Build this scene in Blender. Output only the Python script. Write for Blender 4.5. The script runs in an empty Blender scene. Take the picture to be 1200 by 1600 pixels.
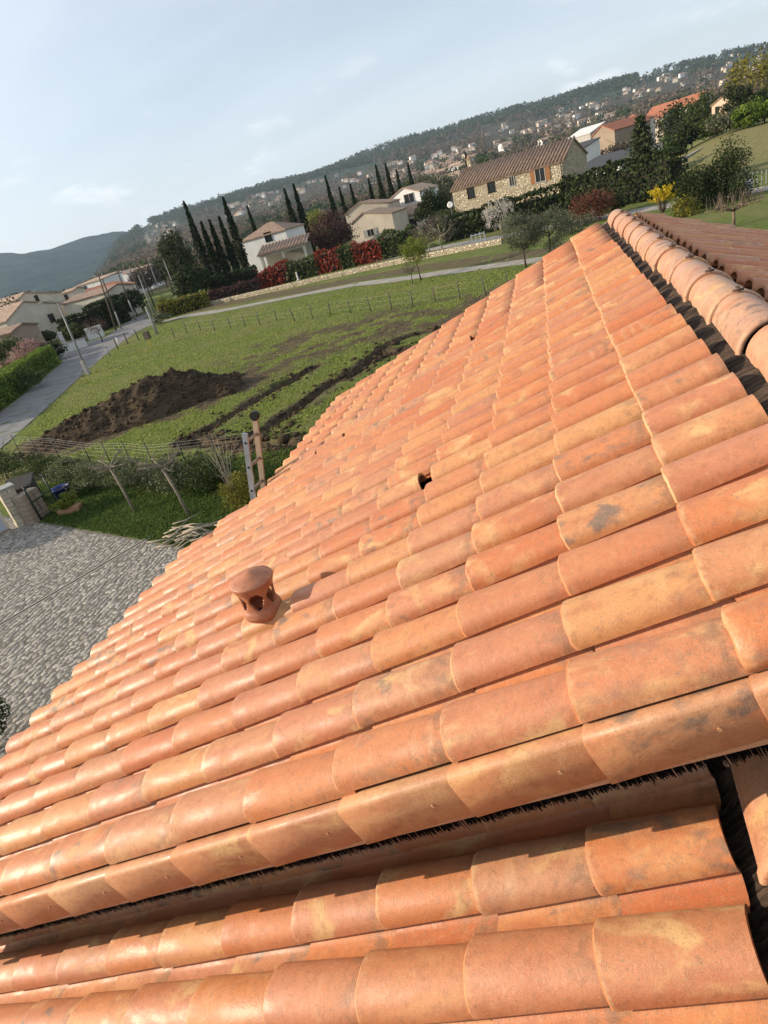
import bpy, math, random
import numpy as np
from mathutils import Matrix, Vector

R = math.radians
rng = np.random.default_rng(7)
random.seed(7)
S = bpy.context.scene
COL = S.collection

# ------------------------------------------------------------------ camera
CAM = np.array([-0.628, -0.828, 7.30])          # standing on the lower roof; ground level is z = 0
YAW, PITCH, ROLL, FPX = R(-19.587), R(26.02), R(-15.91), 968.0


def cam_axes():
    cy, sy, cp, sp = math.cos(YAW), math.sin(YAW), math.cos(PITCH), math.sin(PITCH)
    fwd = np.array([sy * cp, cy * cp, -sp])
    right = np.array([cy, -sy, 0.0])
    up = np.cross(right, fwd)
    cr, sr = math.cos(ROLL), math.sin(ROLL)
    return cr * right + sr * up, -sr * right + cr * up, fwd


AX = cam_axes()
cd = bpy.data.cameras.new('camera')
cam = bpy.data.objects.new('camera', cd)
COL.objects.link(cam)
M3 = np.stack([AX[0], AX[1], -AX[2]], 1)
M4 = np.eye(4)
M4[:3, :3] = M3
M4[:3, 3] = CAM
cam.matrix_world = Matrix(M4.tolist())
cd.sensor_fit = 'HORIZONTAL'
cd.sensor_width = 36
cd.lens = 36 * FPX / 1200
cd.clip_start = 0.05
cd.clip_end = 20000
S.camera = cam

# ------------------------------------------------------------------ sky, sun, exposure
SUN_EL = R(20)
SUN_H = np.array([-0.980, -0.20])              # horizontal direction towards the sun
SUN_V = np.array([SUN_H[0] * math.cos(SUN_EL), SUN_H[1] * math.cos(SUN_EL), math.sin(SUN_EL)])
W = bpy.data.worlds.new('World')
S.world = W
W.use_nodes = True
wt = W.node_tree
wt.nodes.clear()


def wn(t, **k):
    n = wt.nodes.new(t)
    for a, b in k.items():
        setattr(n, a, b)
    return n


wo = wn('ShaderNodeOutputWorld')
bg = wn('ShaderNodeBackground')
bg.inputs[1].default_value = 0.106
sky = wn('ShaderNodeTexSky', sky_type='NISHITA', sun_disc=False)
sky.sun_elevation = SUN_EL
sky.sun_rotation = math.atan2(SUN_H[0], SUN_H[1])
sky.air_density = 1.0
sky.dust_density = 1.4
sky.ozone_density = 1.2
tc = wn('ShaderNodeTexCoord')
sx = wn('ShaderNodeSeparateXYZ')
wt.links.new(tc.outputs['Generated'], sx.inputs[0])


def wmath(op, a, b=None, clamp=False):
    n = wn('ShaderNodeMath', operation=op, use_clamp=clamp)
    for i, v in enumerate((a, b)):
        if v is None:
            continue
        if isinstance(v, (int, float)):
            n.inputs[i].default_value = v
        else:
            wt.links.new(v, n.inputs[i])
    return n.outputs[0]


# thin high cirrus veil: direction projected on a flat layer, stretched noise
zz = wmath('MAXIMUM', wmath('ADD', sx.outputs[2], 0.38), 0.2)
cmb = wn('ShaderNodeCombineXYZ')
wt.links.new(wmath('DIVIDE', sx.outputs[0], zz), cmb.inputs[0])
wt.links.new(wmath('DIVIDE', sx.outputs[1], zz), cmb.inputs[1])
mp = wn('ShaderNodeMapping')
mp.inputs['Rotation'].default_value = (0, 0, R(35))
mp.inputs['Scale'].default_value = (0.35, 1.1, 1)
wt.links.new(cmb.outputs[0], mp.inputs[0])
n1 = wn('ShaderNodeTexNoise')
n1.inputs['Scale'].default_value = 1.1
n1.inputs['Detail'].default_value = 9
n1.inputs['Roughness'].default_value = 0.55
n1.inputs['Distortion'].default_value = 0.35
wt.links.new(mp.outputs[0], n1.inputs[0])
veil = wn('ShaderNodeMapRange', interpolation_type='SMOOTHSTEP')
veil.inputs[1].default_value = 0.30
veil.inputs[2].default_value = 0.74
veil.inputs[3].default_value = 0.42
veil.inputs[4].default_value = 0.86
wt.links.new(n1.outputs[0], veil.inputs[0])
# small low cumulus scraps just above the hills
mp2 = wn('ShaderNodeMapping')
mp2.inputs['Scale'].default_value = (9, 9, 26)
wt.links.new(tc.outputs['Generated'], mp2.inputs[0])
n2 = wn('ShaderNodeTexNoise')
n2.inputs['Scale'].default_value = 1.0
n2.inputs['Detail'].default_value = 7
n2.inputs['Roughness'].default_value = 0.52
wt.links.new(mp2.outputs[0], n2.inputs[0])
cum = wn('ShaderNodeMapRange', interpolation_type='SMOOTHSTEP')
cum.inputs[1].default_value = 0.57
cum.inputs[2].default_value = 0.76
wt.links.new(n2.outputs[0], cum.inputs[0])
band = wn('ShaderNodeMapRange', interpolation_type='SMOOTHSTEP')
band.inputs[1].default_value = 0.21
band.inputs[2].default_value = 0.09
wt.links.new(sx.outputs[2], band.inputs[0])
cmask = wmath('MULTIPLY', wmath('MULTIPLY', cum.outputs[0], band.outputs[0]), 0.45)
mixa = wn('ShaderNodeMix', data_type='RGBA')
mixa.inputs[7].default_value = (6.8, 7.45, 8.3, 1)
wt.links.new(veil.outputs[0], mixa.inputs[0])
wt.links.new(sky.outputs[0], mixa.inputs[6])
mixb = wn('ShaderNodeMix', data_type='RGBA')
mixb.inputs[7].default_value = (9.6, 9.6, 9.5, 1)
wt.links.new(cmask, mixb.inputs[0])
wt.links.new(mixa.outputs[2], mixb.inputs[6])
wt.links.new(mixb.outputs[2], bg.inputs[0])
wt.links.new(bg.outputs[0], wo.inputs[0])

sl = bpy.data.lights.new('sun', 'SUN')
sl.energy = 5.0
sl.angle = R(0.5)
sl.color = (1.0, 0.85, 0.66)
sun = bpy.data.objects.new('sun', sl)
COL.objects.link(sun)
sun.rotation_euler = Vector(SUN_V.tolist()).to_track_quat('Z', 'Y').to_euler()
sun.location = (-20, -5, 30)

S.view_settings.view_transform = 'Standard'
S.view_settings.look = 'None'
S.view_settings.gamma = 1
S.view_settings.use_curve_mapping = False
S.view_settings.exposure = 0.42
S.cycles.use_denoising = True
S.cycles.max_bounces = 6
S.cycles.diffuse_bounces = 3
S.cycles.transparent_max_bounces = 4
S.cycles.volume_bounces = 0


# ------------------------------------------------------------------ pixel -> place helpers (photo pixels, 1200 x 1600)
def ray(px, py):
    return AX[0] * (px - 600) / FPX + AX[1] * (800 - py) / FPX + AX[2]


def G(px, py, z=0.0):
    d = ray(px, py)
    return CAM + d * ((z - CAM[2]) / d[2])


def at(px, py, D):
    d = ray(px, py)
    return CAM + d * (D / math.hypot(d[0], d[1]))


# ------------------------------------------------------------------ material helpers
class NT:
    def __init__(self, name):
        self.m = bpy.data.materials.new(name)
        self.m.use_nodes = True
        self.t = self.m.node_tree
        self.t.nodes.clear()
        self.out = self.n('ShaderNodeOutputMaterial')
        self.b = self.n('ShaderNodeBsdfPrincipled')
        self.t.links.new(self.b.outputs[0], self.out.inputs[0])

    def n(self, t, **k):
        x = self.t.nodes.new(t)
        for a, b in k.items():
            setattr(x, a, b)
        return x

    def put(self, sock, v):
        if isinstance(v, bpy.types.NodeSocket):
            self.t.links.new(v, sock)
        elif isinstance(v, (tuple, list)):
            sock.default_value = (*v, 1) if len(v) == 3 and len(sock.default_value) == 4 else v
        else:
            sock.default_value = v

    def math(self, op, a, b=None, clamp=False):
        x = self.n('ShaderNodeMath', operation=op, use_clamp=clamp)
        self.put(x.inputs[0], a)
        if b is not None:
            self.put(x.inputs[1], b)
        return x.outputs[0]

    def mix(self, f, a, b, blend='MIX'):
        x = self.n('ShaderNodeMix', data_type='RGBA', blend_type=blend)
        self.put(x.inputs[0], f)
        self.put(x.inputs[6], a)
        self.put(x.inputs[7], b)
        return x.outputs[2]

    def noise(self, co, scale, detail=4, rough=0.55, dist=0.0):
        x = self.n('ShaderNodeTexNoise')
        self.put(x.inputs['Vector'], co)
        x.inputs['Scale'].default_value = scale
        x.inputs['Detail'].default_value = detail
        x.inputs['Roughness'].default_value = rough
        x.inputs['Distortion'].default_value = dist
        return x.outputs[0]

    def vor(self, co, scale, feature='F1', rnd=1.0):
        x = self.n('ShaderNodeTexVoronoi', feature=feature)
        self.put(x.inputs['Vector'], co)
        x.inputs['Scale'].default_value = scale
        x.inputs['Randomness'].default_value = rnd
        return x

    def ramp(self, v, lo, hi, a=0.0, b=1.0):
        x = self.n('ShaderNodeMapRange', interpolation_type='SMOOTHSTEP')
        self.put(x.inputs[0], v)
        for i, q in enumerate((lo, hi, a, b)):
            x.inputs[i + 1].default_value = q
        return x.outputs[0]

    def cramp(self, v, stops, interp='LINEAR'):
        x = self.n('ShaderNodeValToRGB')
        x.color_ramp.interpolation = interp
        el = x.color_ramp.elements
        while len(el) < len(stops):
            el.new(0.5)
        for e, (p, c) in zip(el, stops):
            e.position = p
            e.color = (*c, 1)
        self.put(x.inputs[0], v)
        return x.outputs[0]

    def coords(self, which='Object'):
        return self.n('ShaderNodeTexCoord').outputs[which]

    def mapping(self, co, scale=(1, 1, 1), loc=None, rot=(0, 0, 0)):
        x = self.n('ShaderNodeMapping')
        self.put(x.inputs['Vector'], co)
        x.inputs['Scale'].default_value = scale
        x.inputs['Rotation'].default_value = rot
        if loc is not None:
            self.put(x.inputs['Location'], loc)
        return x.outputs[0]

    def bump(self, h, strength=0.3, dist=0.01, normal=None):
        x = self.n('ShaderNodeBump')
        x.inputs['Strength'].default_value = strength
        x.inputs['Distance'].default_value = dist
        self.put(x.inputs['Height'], h)
        if normal is not None:
            self.put(x.inputs['Normal'], normal)
        return x.outputs[0]

    def rand(self):
        o = self.n('ShaderNodeObjectInfo').outputs['Random']
        g = self.n('ShaderNodeNewGeometry').outputs['Random Per Island']
        return self.math('FRACT', self.math('ADD', o, g))

    def done(self, color=None, rough=None, normal=None, spec=None):
        if color is not None:
            self.put(self.b.inputs['Base Color'], color)
        if rough is not None:
            self.put(self.b.inputs['Roughness'], rough)
        if normal is not None:
            self.put(self.b.inputs['Normal'], normal)
        if spec is not None:
            self.put(self.b.inputs['Specular IOR Level'], spec)
        return self.m


def m_plain(name, c, rough=0.7, var=0.12, scale=3.0, bump=0.0, spec=0.3, metal=0.0):
    n = NT(name)
    co = n.coords()
    v = n.noise(co, scale, 5)
    col = n.mix(n.ramp(v, 0.25, 0.75), tuple(x * (1 - var) for x in c), tuple(min(1, x * (1 + var)) for x in c))
    nm = n.bump(n.noise(co, scale * 9, 4), bump, 0.02) if bump else None
    n.b.inputs['Metallic'].default_value = metal
    return n.done(col, rough, nm, spec)


def m_leaf(name, cols, rough=0.6, trans=0.25, spec=0.15):
    """foliage: colour differs leaf by leaf and clump by clump"""
    n = NT(name)
    g = n.n('ShaderNodeNewGeometry')
    r1 = g.outputs['Random Per Island']
    co = n.coords()
    nz = n.noise(co, 0.9, 3)
    v = n.math('ADD', n.math('MULTIPLY', r1, 0.55), n.math('MULTIPLY', nz, 0.45))
    stops = [(0.15 + 0.7 * i / max(1, len(cols) - 1), c) for i, c in enumerate(cols)]
    col = n.cramp(v, stops)
    n.put(n.b.inputs['Base Color'], col)
    n.b.inputs['Roughness'].default_value = rough
    n.b.inputs['Specular IOR Level'].default_value = spec
    tr = n.n('ShaderNodeBsdfTranslucent')
    n.t.links.new(col, tr.inputs[0])
    mx = n.n('ShaderNodeMixShader')
    mx.inputs[0].default_value = trans
    n.t.links.new(n.b.outputs[0], mx.inputs[1])
    n.t.links.new(tr.outputs[0], mx.inputs[2])
    n.t.links.new(mx.outputs[0], n.out.inputs[0])
    return n.m


# ------------------------------------------------------------------ mesh helpers
class MB:
    def __init__(self):
        self.v = []
        self.f = []
        self.sm = []

    def add(self, vs, fs, smooth=False):
        o = len(self.v)
        self.v += [tuple(map(float, q)) for q in vs]
        for f in fs:
            self.f.append(tuple(i + o for i in f))
            self.sm.append(smooth)
        return self

    def box(self, c, d, ax=None, taper=1.0):
        """box centred on c with full sizes d; ax: 3 axis vectors"""
        c = np.asarray(c, float)
        ax = np.eye(3) if ax is None else np.asarray(ax, float)
        vs = []
        for sz in (-1, 1):
            k = taper if sz > 0 else 1
            for sxx, syy in ((-1, -1), (1, -1), (1, 1), (-1, 1)):
                vs.append(c + ax[0] * sxx * d[0] / 2 * k + ax[1] * syy * d[1] / 2 * k + ax[2] * sz * d[2] / 2)
        return self.add(vs, [(3, 2, 1, 0), (4, 5, 6, 7), (0, 1, 5, 4), (1, 2, 6, 5), (2, 3, 7, 6), (3, 0, 4, 7)])

    def tube(self, pts, rad, seg=6, cap=True, smooth=True):
        pts = [np.asarray(p, float) for p in pts]
        rad = [rad] * len(pts) if isinstance(rad, (int, float)) else rad
        vs, fs = [], []
        prev = None
        for i, p in enumerate(pts):
            t = pts[min(i + 1, len(pts) - 1)] - pts[max(i - 1, 0)]
            t = t / (np.linalg.norm(t) + 1e-9)
            ref = np.array([0, 0, 1.0]) if abs(t[2]) < 0.9 else np.array([1.0, 0, 0])
            u = np.cross(ref, t) if prev is None else prev - t * (prev @ t)
            u /= np.linalg.norm(u) + 1e-9
            prev = u
            w = np.cross(t, u)
            for k in range(seg):
                a = 2 * math.pi * k / seg
                vs.append(p + (u * math.cos(a) + w * math.sin(a)) * rad[i])
        for i in range(len(pts) - 1):
            for k in range(seg):
                k2 = (k + 1) % seg
                fs.append((i * seg + k, i * seg + k2, (i + 1) * seg + k2, (i + 1) * seg + k))
        self.add(vs, fs, smooth)
        if cap:
            o = len(self.v) - len(vs)
            self.f.append(tuple(o + k for k in reversed(range(seg))))
            self.sm.append(False)
            e = o + (len(pts) - 1) * seg
            self.f.append(tuple(e + k for k in range(seg)))
            self.sm.append(False)
        return self

    def lathe(self, c, prof, seg=24, smooth=True):
        """prof: (radius, z) pairs around the vertical axis through c"""
        vs, fs = [], []
        for r, z in prof:
            for k in range(seg):
                a = 2 * math.pi * k / seg
                vs.append((c[0] + r * math.cos(a), c[1] + r * math.sin(a), c[2] + z))
        for i in range(len(prof) - 1):
            for k in range(seg):
                k2 = (k + 1) % seg
                fs.append((i * seg + k, i * seg + k2, (i + 1) * seg + k2, (i + 1) * seg + k))
        return self.add(vs, fs, smooth)

    def mesh(self, name):
        me = bpy.data.meshes.new(name)
        me.from_pydata(self.v, [], self.f)
        me.polygons.foreach_set('use_smooth', self.sm)
        me.update()
        return me

    def build(self, name, mat, parent=None):
        return link(name, self.mesh(name), mat, parent)


def link(name, me, mat=None, parent=None):
    o = bpy.data.objects.new(name, me)
    COL.objects.link(o)
    if mat is not None and not me.materials:
        me.materials.append(mat)
    if parent is not None:
        o.parent = parent
        o.matrix_parent_inverse = Matrix.Identity(4)
    return o


def tag(o, label, cat, group=None, kind=None):
    o['label'] = label
    o['category'] = cat
    if group:
        o['group'] = group
    if kind:
        o['kind'] = kind
    return o


def struct(o, label=None):
    o['kind'] = 'structure'
    if label:
        o['label'] = label
    return o


def stuff(o, label=None):
    o['kind'] = 'stuff'
    if label:
        o['label'] = label
    return o


def thing(name, loc, label, cat, group=None, rz=0.0):
    e = bpy.data.objects.new(name, None)
    COL.objects.link(e)
    e.empty_display_size = 0.3
    e.location = tuple(map(float, loc))
    e.rotation_euler = (0, 0, rz)
    return tag(e, label, cat, group)


def npmesh(name, V, F, mat, parent=None, smooth=False):
    """V (n,3), F (m,k) numpy -> object, fast"""
    V = np.ascontiguousarray(V, np.float32)
    F = np.ascontiguousarray(F, np.int32)
    k = F.shape[1]
    me = bpy.data.meshes.new(name)
    me.vertices.add(len(V))
    me.vertices.foreach_set('co', V.ravel())
    me.loops.add(F.size)
    me.loops.foreach_set('vertex_index', F.ravel())
    me.polygons.add(len(F))
    me.polygons.foreach_set('loop_start', np.arange(0, F.size, k, dtype=np.int32))
    me.polygons.foreach_set('loop_total', np.full(len(F), k, np.int32))
    if smooth:
        me.polygons.foreach_set('use_smooth', np.ones(len(F), bool))
    me.update(calc_edges=True)
    me.validate()
    return link(name, me, mat, parent)


def unit(v):
    return v / (np.linalg.norm(v, axis=-1, keepdims=True) + 1e-9)


def cards(P, size, aspect=1.0, up=0.0, N=None):
    """one small four-sided leaf at each point, tilted at random"""
    n = len(P)
    N = unit(rng.normal(size=(n, 3)) + (0 if N is None else N) + np.array([0, 0, up]))
    T = unit(np.cross(N, rng.normal(size=(n, 3))))
    B = np.cross(N, T)
    s = (np.asarray(size) * rng.uniform(0.6, 1.3, n))[:, None] if np.ndim(size) == 0 else (size * rng.uniform(0.6, 1.3, n))[:, None]
    T = T * s * 0.5 * aspect
    B = B * s * 0.5
    V = np.stack([P - T, P - B * 0.7 + T * 0.1, P + T, P + B * 0.7 + T * 0.1], 1).reshape(-1, 3)
    F = np.arange(4 * n).reshape(n, 4)
    return V, F


def clump_points(c, rad, n, nclump, cr=0.42, shell=0.75, flat=1.0):
    """points gathered in clumps spread through an ellipsoid, uneven outline"""
    c = np.asarray(c, float)
    rad = np.asarray(rad, float)
    d = unit(rng.normal(size=(nclump, 3)))
    rr = rng.uniform(0.25, 1.0, nclump) ** (1 - shell + 0.05)
    cc = d * rr[:, None] * (1 - cr * 0.6)
    csz = cr * rng.uniform(0.55, 1.25, nclump)
    which = rng.integers(0, nclump, n)
    dd = unit(rng.normal(size=(n, 3))) * (rng.uniform(0, 1, n) ** 0.45)[:, None]
    q = cc[which] + dd * csz[which][:, None] * np.array([1, 1, flat])
    return c + q * rad


def rot_z(a):
    c, s = math.cos(a), math.sin(a)
    return np.array([[c, -s, 0], [s, c, 0], [0, 0, 1]])
# ================================================================== terrain
_perm = np.random.default_rng(3).random((512, 512))


def vnoise(x, y, oct=4, gain=0.5):
    out, amp, tot = 0.0, 1.0, 0.0
    x = np.asarray(x, float)
    y = np.asarray(y, float)
    for o in range(oct):
        xi, yi = np.floor(x).astype(int), np.floor(y).astype(int)
        fx, fy = x - xi, y - yi
        fx, fy = fx * fx * (3 - 2 * fx), fy * fy * (3 - 2 * fy)
        a = _perm[xi % 512, yi % 512]
        b = _perm[(xi + 1) % 512, yi % 512]
        c = _perm[xi % 512, (yi + 1) % 512]
        d = _perm[(xi + 1) % 512, (yi + 1) % 512]
        out = out + amp * (a * (1 - fx) * (1 - fy) + b * fx * (1 - fy) + c * (1 - fx) * fy + d * fx * fy)
        tot += amp
        amp *= gain
        x, y = x * 2.03 + 17.3, y * 2.03 + 9.1
    return out / tot


def smooth(t):
    t = np.clip(t, 0, 1)
    return t * t * (3 - 2 * t)


def seg_dist(x, y, pts):
    """distance to a polyline and the position along it"""
    best = np.full(np.shape(x), 1e9)
    for a, b in zip(pts[:-1], pts[1:]):
        ax_, ay_, bx_, by_ = a[0], a[1], b[0], b[1]
        l2 = (bx_ - ax_) ** 2 + (by_ - ay_) ** 2
        t = np.clip(((x - ax_) * (bx_ - ax_) + (y - ay_) * (by_ - ay_)) / l2, 0, 1)
        best = np.minimum(best, np.hypot(x - ax_ - t * (bx_ - ax_), y - ay_ - t * (by_ - ay_)))
    return best


# skyline of the long hill: azimuth -> crest height at its distance
D_CREST = 2600.0
sky_px = [(200, 366), (215, 355), (260, 334), (330, 312), (400, 290), (480, 271), (550, 248), (640, 215), (720, 191), (800, 168), (860, 155), (930, 135), (1000, 115), (1080, 97), (1150, 84), (1200, 76)]
_az, _h = [], []
for q in sky_px:
    d = ray(q[0], q[1] + 4.5)
    _az.append(math.atan2(d[0], d[1]))
    _h.append(CAM[2] + D_CREST * d[2] / math.hypot(d[0], d[1]))
_az = np.array(_az)
_h = np.array(_h)
AZ_L = _az[0]


def zt(x, y):
    x = np.asarray(x, float)
    y = np.asarray(y, float)
    dx, dy = x - CAM[0], y - CAM[1]
    D = np.hypot(dx, dy)
    az = np.arctan2(dx, dy)
    h = np.interp(az, _az, _h)
    h = h * smooth((az - (AZ_L - 0.075)) / 0.075)
    h = np.where(az > _az[-1], h * (1 - 0.6 * smooth((az - _az[-1]) / 1.2)), h)
    s = np.clip((D - 140) / (D_CREST - 140), 0, 1.6)
    prof = np.where(s < 1, s ** 1.8, np.maximum(0, 1 - 0.8 * (s - 1)))
    z = h * prof
    z = z + (vnoise(x / 160 + 40, y / 160 + 40, 4) - 0.5) * 26 * smooth((D - 420) / 1400) * smooth((az - AZ_L + 0.08) / 0.08)
    z = z + 2.6 * smooth((az - 0.14) / 0.10) * smooth((D - 84) / 42)
    return z


TR_A = [G(*q)[:2] for q in ((283, 694), (330, 668), (400, 625), (447, 598), (493, 574))]
TR_B = [G(*q)[:2] for q in ((376, 692), (418, 668), (466, 637), (515, 600), (548, 586), (600, 541), (640, 525), (692, 514))]
TR_C = [G(*q)[:2] for q in ((300, 694), (360, 692), (420, 690), (470, 694))]
TR_D = [G(*q)[:2] for q in ((548, 590), (600, 552), (660, 545))]
MOUND_A, MOUND_B = np.array([-26.9, 27.5]), np.array([-20.9, 31.2])


def trench_depth(x, y):
    e = (vnoise(x * 2.2, y * 2.2, 3) - 0.5) * 0.4
    d = np.zeros(np.shape(x))
    for tr, wd, dp in ((TR_A, 0.22, 1.3), (TR_B, 0.26, 1.35), (TR_C, 0.22, 0.35), (TR_D, 0.16, 0.25)):
        q = seg_dist(x, y, tr) + e * 0.55
        d = np.maximum(d, dp * smooth((wd + 0.08 - q) / 0.13))
    q = np.hypot(x - G(447, 598)[0], (y - G(447, 598)[1])) + e
    d = np.maximum(d, 0.7 * smooth((0.95 - q) / 0.4))
    return d


def dirt_mask(x, y):
    nz = vnoise(x * 0.9, y * 0.9, 4)
    m = np.zeros(np.shape(x))
    for tr, wd in ((TR_A, 0.50), (TR_B, 0.6), (TR_C, 0.9), (TR_D, 1.0)):
        q = seg_dist(x, y, tr)
        m = np.maximum(m, smooth((wd - q + (nz - 0.5) * 2.2) / 0.5))
    tracks = [G(*q)[:2] for q in ((365, 600), (430, 565), (500, 545), (580, 520), (690, 498))]
    q = seg_dist(x, y, tracks)
    m = np.maximum(m, 0.95 * smooth((5.5 - q) / 4.5) * smooth((nz - 0.36) / 0.18))
    q = seg_dist(x, y, [G(*p_)[:2] for p_ in ((420, 545), (520, 518), (620, 495), (740, 470))])
    m = np.maximum(m, 0.9 * smooth((6.5 - q) / 5.0) * smooth((nz - 0.43) / 0.12))
    q = seg_dist(x, y, [MOUND_A, MOUND_B])
    m = np.maximum(m, smooth((4.4 - q + (nz - 0.5) * 3) / 1.0))
    return m


def axis_lines(lo, hi, step, far, ratio=1.16):
    a = list(np.arange(lo, hi + 1e-6, step))
    s, p = step, hi
    up = []
    while p < far:
        s = min(s * ratio, 85)
        p += s
        up.append(p)
    s, p = step, lo
    dn = []
    while p > -far:
        s = min(s * ratio, 85)
        p -= s
        dn.append(p)
    return np.array(dn[::-1] + a + up)


gx = axis_lines(-32, -3, 0.16, 5000)
gy = axis_lines(17, 42, 0.16, 5000)
X, Y = np.meshgrid(gx, gy, indexing='ij')
Z = zt(X, Y)
near = (np.abs(X + 18) < 60) & (np.abs(Y - 30) < 60)
Dt = np.where(near, trench_depth(X, Y), 0)
dm_ = np.where(near, dirt_mask(X, Y), 0)
bank = np.zeros_like(X)
for tr in (TR_A, TR_B, TR_C):
    q = seg_dist(X, Y, tr)
    bank = np.maximum(bank, smooth((1.0 - np.abs(q - 0.75) * 2) / 1.0) * smooth((vnoise(X * 1.3 + 5, Y * 1.3, 3) - 0.42) / 0.2))
rough_ = (vnoise(X * 2.6, Y * 2.6, 4) - 0.5) * 0.16 * dm_ + (vnoise(X * 1.4, Y * 1.4, 3) - 0.5) * 0.10
inside = near & (np.hypot(X + 15, Y - 30) < 40) & (Y > 18.2)
Z = Z - Dt + np.where(inside, rough_ + bank * 0.08 * (Dt < 0.05), 0)
nxl, nyl = X.shape
V = np.stack([X, Y, Z], -1).reshape(-1, 3)
idx = np.arange(nxl * nyl).reshape(nxl, nyl)
F = np.stack([idx[:-1, :-1], idx[1:, :-1], idx[1:, 1:], idx[:-1, 1:]], -1).reshape(-1, 4)

n = NT('meadow_ground')
co = n.coords()
att = lambda nm: (lambda a: (setattr(a, 'attribute_name', nm), a.outputs['Fac'])[1])(n.n('ShaderNodeAttribute'))
a1 = n.noise(co, 0.16, 4, 0.6)
a2 = n.noise(co, 1.7, 5, 0.65)
a3 = n.noise(co, 9.0, 4, 0.7)
g1 = n.mix(n.ramp(a2, 0.30, 0.70), (0.080, 0.110, 0.023), (0.145, 0.188, 0.040))
g2 = n.mix(n.math('MULTIPLY', n.ramp(a1, 0.42, 0.66), 0.85), g1, (0.185, 0.170, 0.070))
a4 = n.noise(co, 0.55, 5, 0.7, 0.5)
g2 = n.mix(n.math('MULTIPLY', n.ramp(a4, 0.50, 0.66), 0.6), g2, (0.150, 0.125, 0.070))
g3 = n.mix(n.math('MULTIPLY', n.ramp(a3, 0.50, 0.72), 0.65), g2, (0.030, 0.046, 0.012))
dirtc = n.mix(n.ramp(n.noise(co, 2.8, 5, 0.7), 0.3, 0.7), (0.045, 0.031, 0.019), (0.135, 0.100, 0.062))
dirtc = n.mix(n.math('MULTIPLY', n.ramp(a3, 0.55, 0.7), 0.25), dirtc, (0.10, 0.10, 0.045))
g4 = n.mix(att('dirt'), g3, dirtc)
dry = n.mix(n.ramp(a2, 0.3, 0.7), (0.15, 0.14, 0.055), (0.24, 0.21, 0.095))
g5 = n.mix(n.math('MULTIPLY', att('dry'), 0.9), g4, dry)
wood = n.mix(n.ramp(n.noise(co, 0.05, 5, 0.7), 0.3, 0.7), (0.040, 0.036, 0.022), (0.080, 0.070, 0.044))
wood = n.mix(att('pine'), wood, n.mix(n.ramp(n.noise(co, 0.04, 5, 0.75), 0.35, 0.65), (0.016, 0.028, 0.015), (0.044, 0.060, 0.030)))
g6 = n.mix(att('wood'), g5, wood)
hh = n.math('ADD', n.math('MULTIPLY', a3, 1.0), n.math('MULTIPLY', n.noise(co, 30, 3, 0.7), 0.6))
M_GROUND = n.done(g6, 0.95, n.bump(hh, 0.8, 0.10), 0.1)
ter = npmesh('terrain', V, F, M_GROUND, smooth=True)
struct(ter, 'open grass ground rising to the wooded hills')
me = ter.data
Dg = np.hypot(X - CAM[0], Y - CAM[1])
Ag = np.arctan2(X - CAM[0], Y - CAM[1])
cut_ = np.zeros_like(X)
for tr in (TR_A, TR_B):
    cut_ = np.maximum(cut_, smooth((0.72 - seg_dist(X, Y, tr)) / 0.12))
vals = {'dirt': np.maximum(np.maximum(dm_, smooth(Dt / 0.15)), np.where(near, cut_, 0)),
        'dry': np.clip(smooth((Ag - 0.13) / 0.06) * smooth((Dg - 80) / 10) * smooth((160 - Dg) / 30), 0, 1),
        'wood': smooth((Dg - 165) / 60),
        'pine': smooth(((Dg - 140) / (D_CREST - 140) - 0.70 + 0.3 * (vnoise(Ag * 26 + 3, np.log(Dg + 1) * 7, 3) - 0.5)) / 0.06)}
for k_, v_ in vals.items():
    a_ = me.attributes.new(k_, 'FLOAT', 'POINT')
    a_.data.foreach_set('value', v_.reshape(-1).astype(np.float32))


def hit(px, py, lo=60.0, hi=3200.0):
    """where the sight line through a photo pixel meets the terrain"""
    d = ray(px, py)
    hlen = math.hypot(d[0], d[1])
    Ds = np.geomspace(lo, hi, 1500)
    P = CAM[None] + d[None] * (Ds / hlen)[:, None]
    below = P[:, 2] < zt(P[:, 0], P[:, 1])
    i = int(np.argmax(below)) if below.any() else len(Ds) - 1
    return P[i], Ds[i]


def on(px, py, D):
    """plan position in the direction of a pixel at distance D, standing on the ground"""
    p = at(px, py, D)
    return np.array([p[0], p[1], float(zt(p[0], p[1]))])


# far blue range closing the valley on the left, beyond the hill's foot
D_FAR = 3700.0
fx = [(-1.6, 120), (-1.25, 190)]
pts_far = [(-260, 440), (-120, 425), (0, 403), (40, 398), (70, 393), (110, 384), (140, 377), (165, 372), (200, 368), (230, 366), (300, 357), (420, 338)]
azs, hs = [], []
for q in pts_far:
    d = ray(*q)
    azs.append(math.atan2(d[0], d[1]))
    hs.append(CAM[2] + D_FAR * d[2] / math.hypot(d[0], d[1]))
azs, hs = np.array(azs), np.array(hs)
na, nr = 170, 26
aa = np.linspace(azs[0] - 0.5, azs[-1] + 0.05, na)
rr = np.linspace(D_FAR - 1500, D_FAR + 900, nr)
AA, RR = np.meshgrid(aa, rr, indexing='ij')
HH = np.interp(AA, azs, hs)
t_ = (RR - (D_FAR - 1500)) / 1500
HZ = HH * np.where(t_ < 1, smooth(t_) ** 0.8, 1 - 0.5 * (t_ - 1))
FX, FY = CAM[0] + RR * np.sin(AA), CAM[1] + RR * np.cos(AA)
HZ = HZ + (vnoise(FX / 260, FY / 260, 5) - 0.5) * 70 * smooth(t_ * 1.4) * (HH > 60) * np.where(t_ < 0.93, 1, 0.25)
FV = np.stack([FX, FY, HZ], -1).reshape(-1, 3)
ii = np.arange(na * nr).reshape(na, nr)
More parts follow.
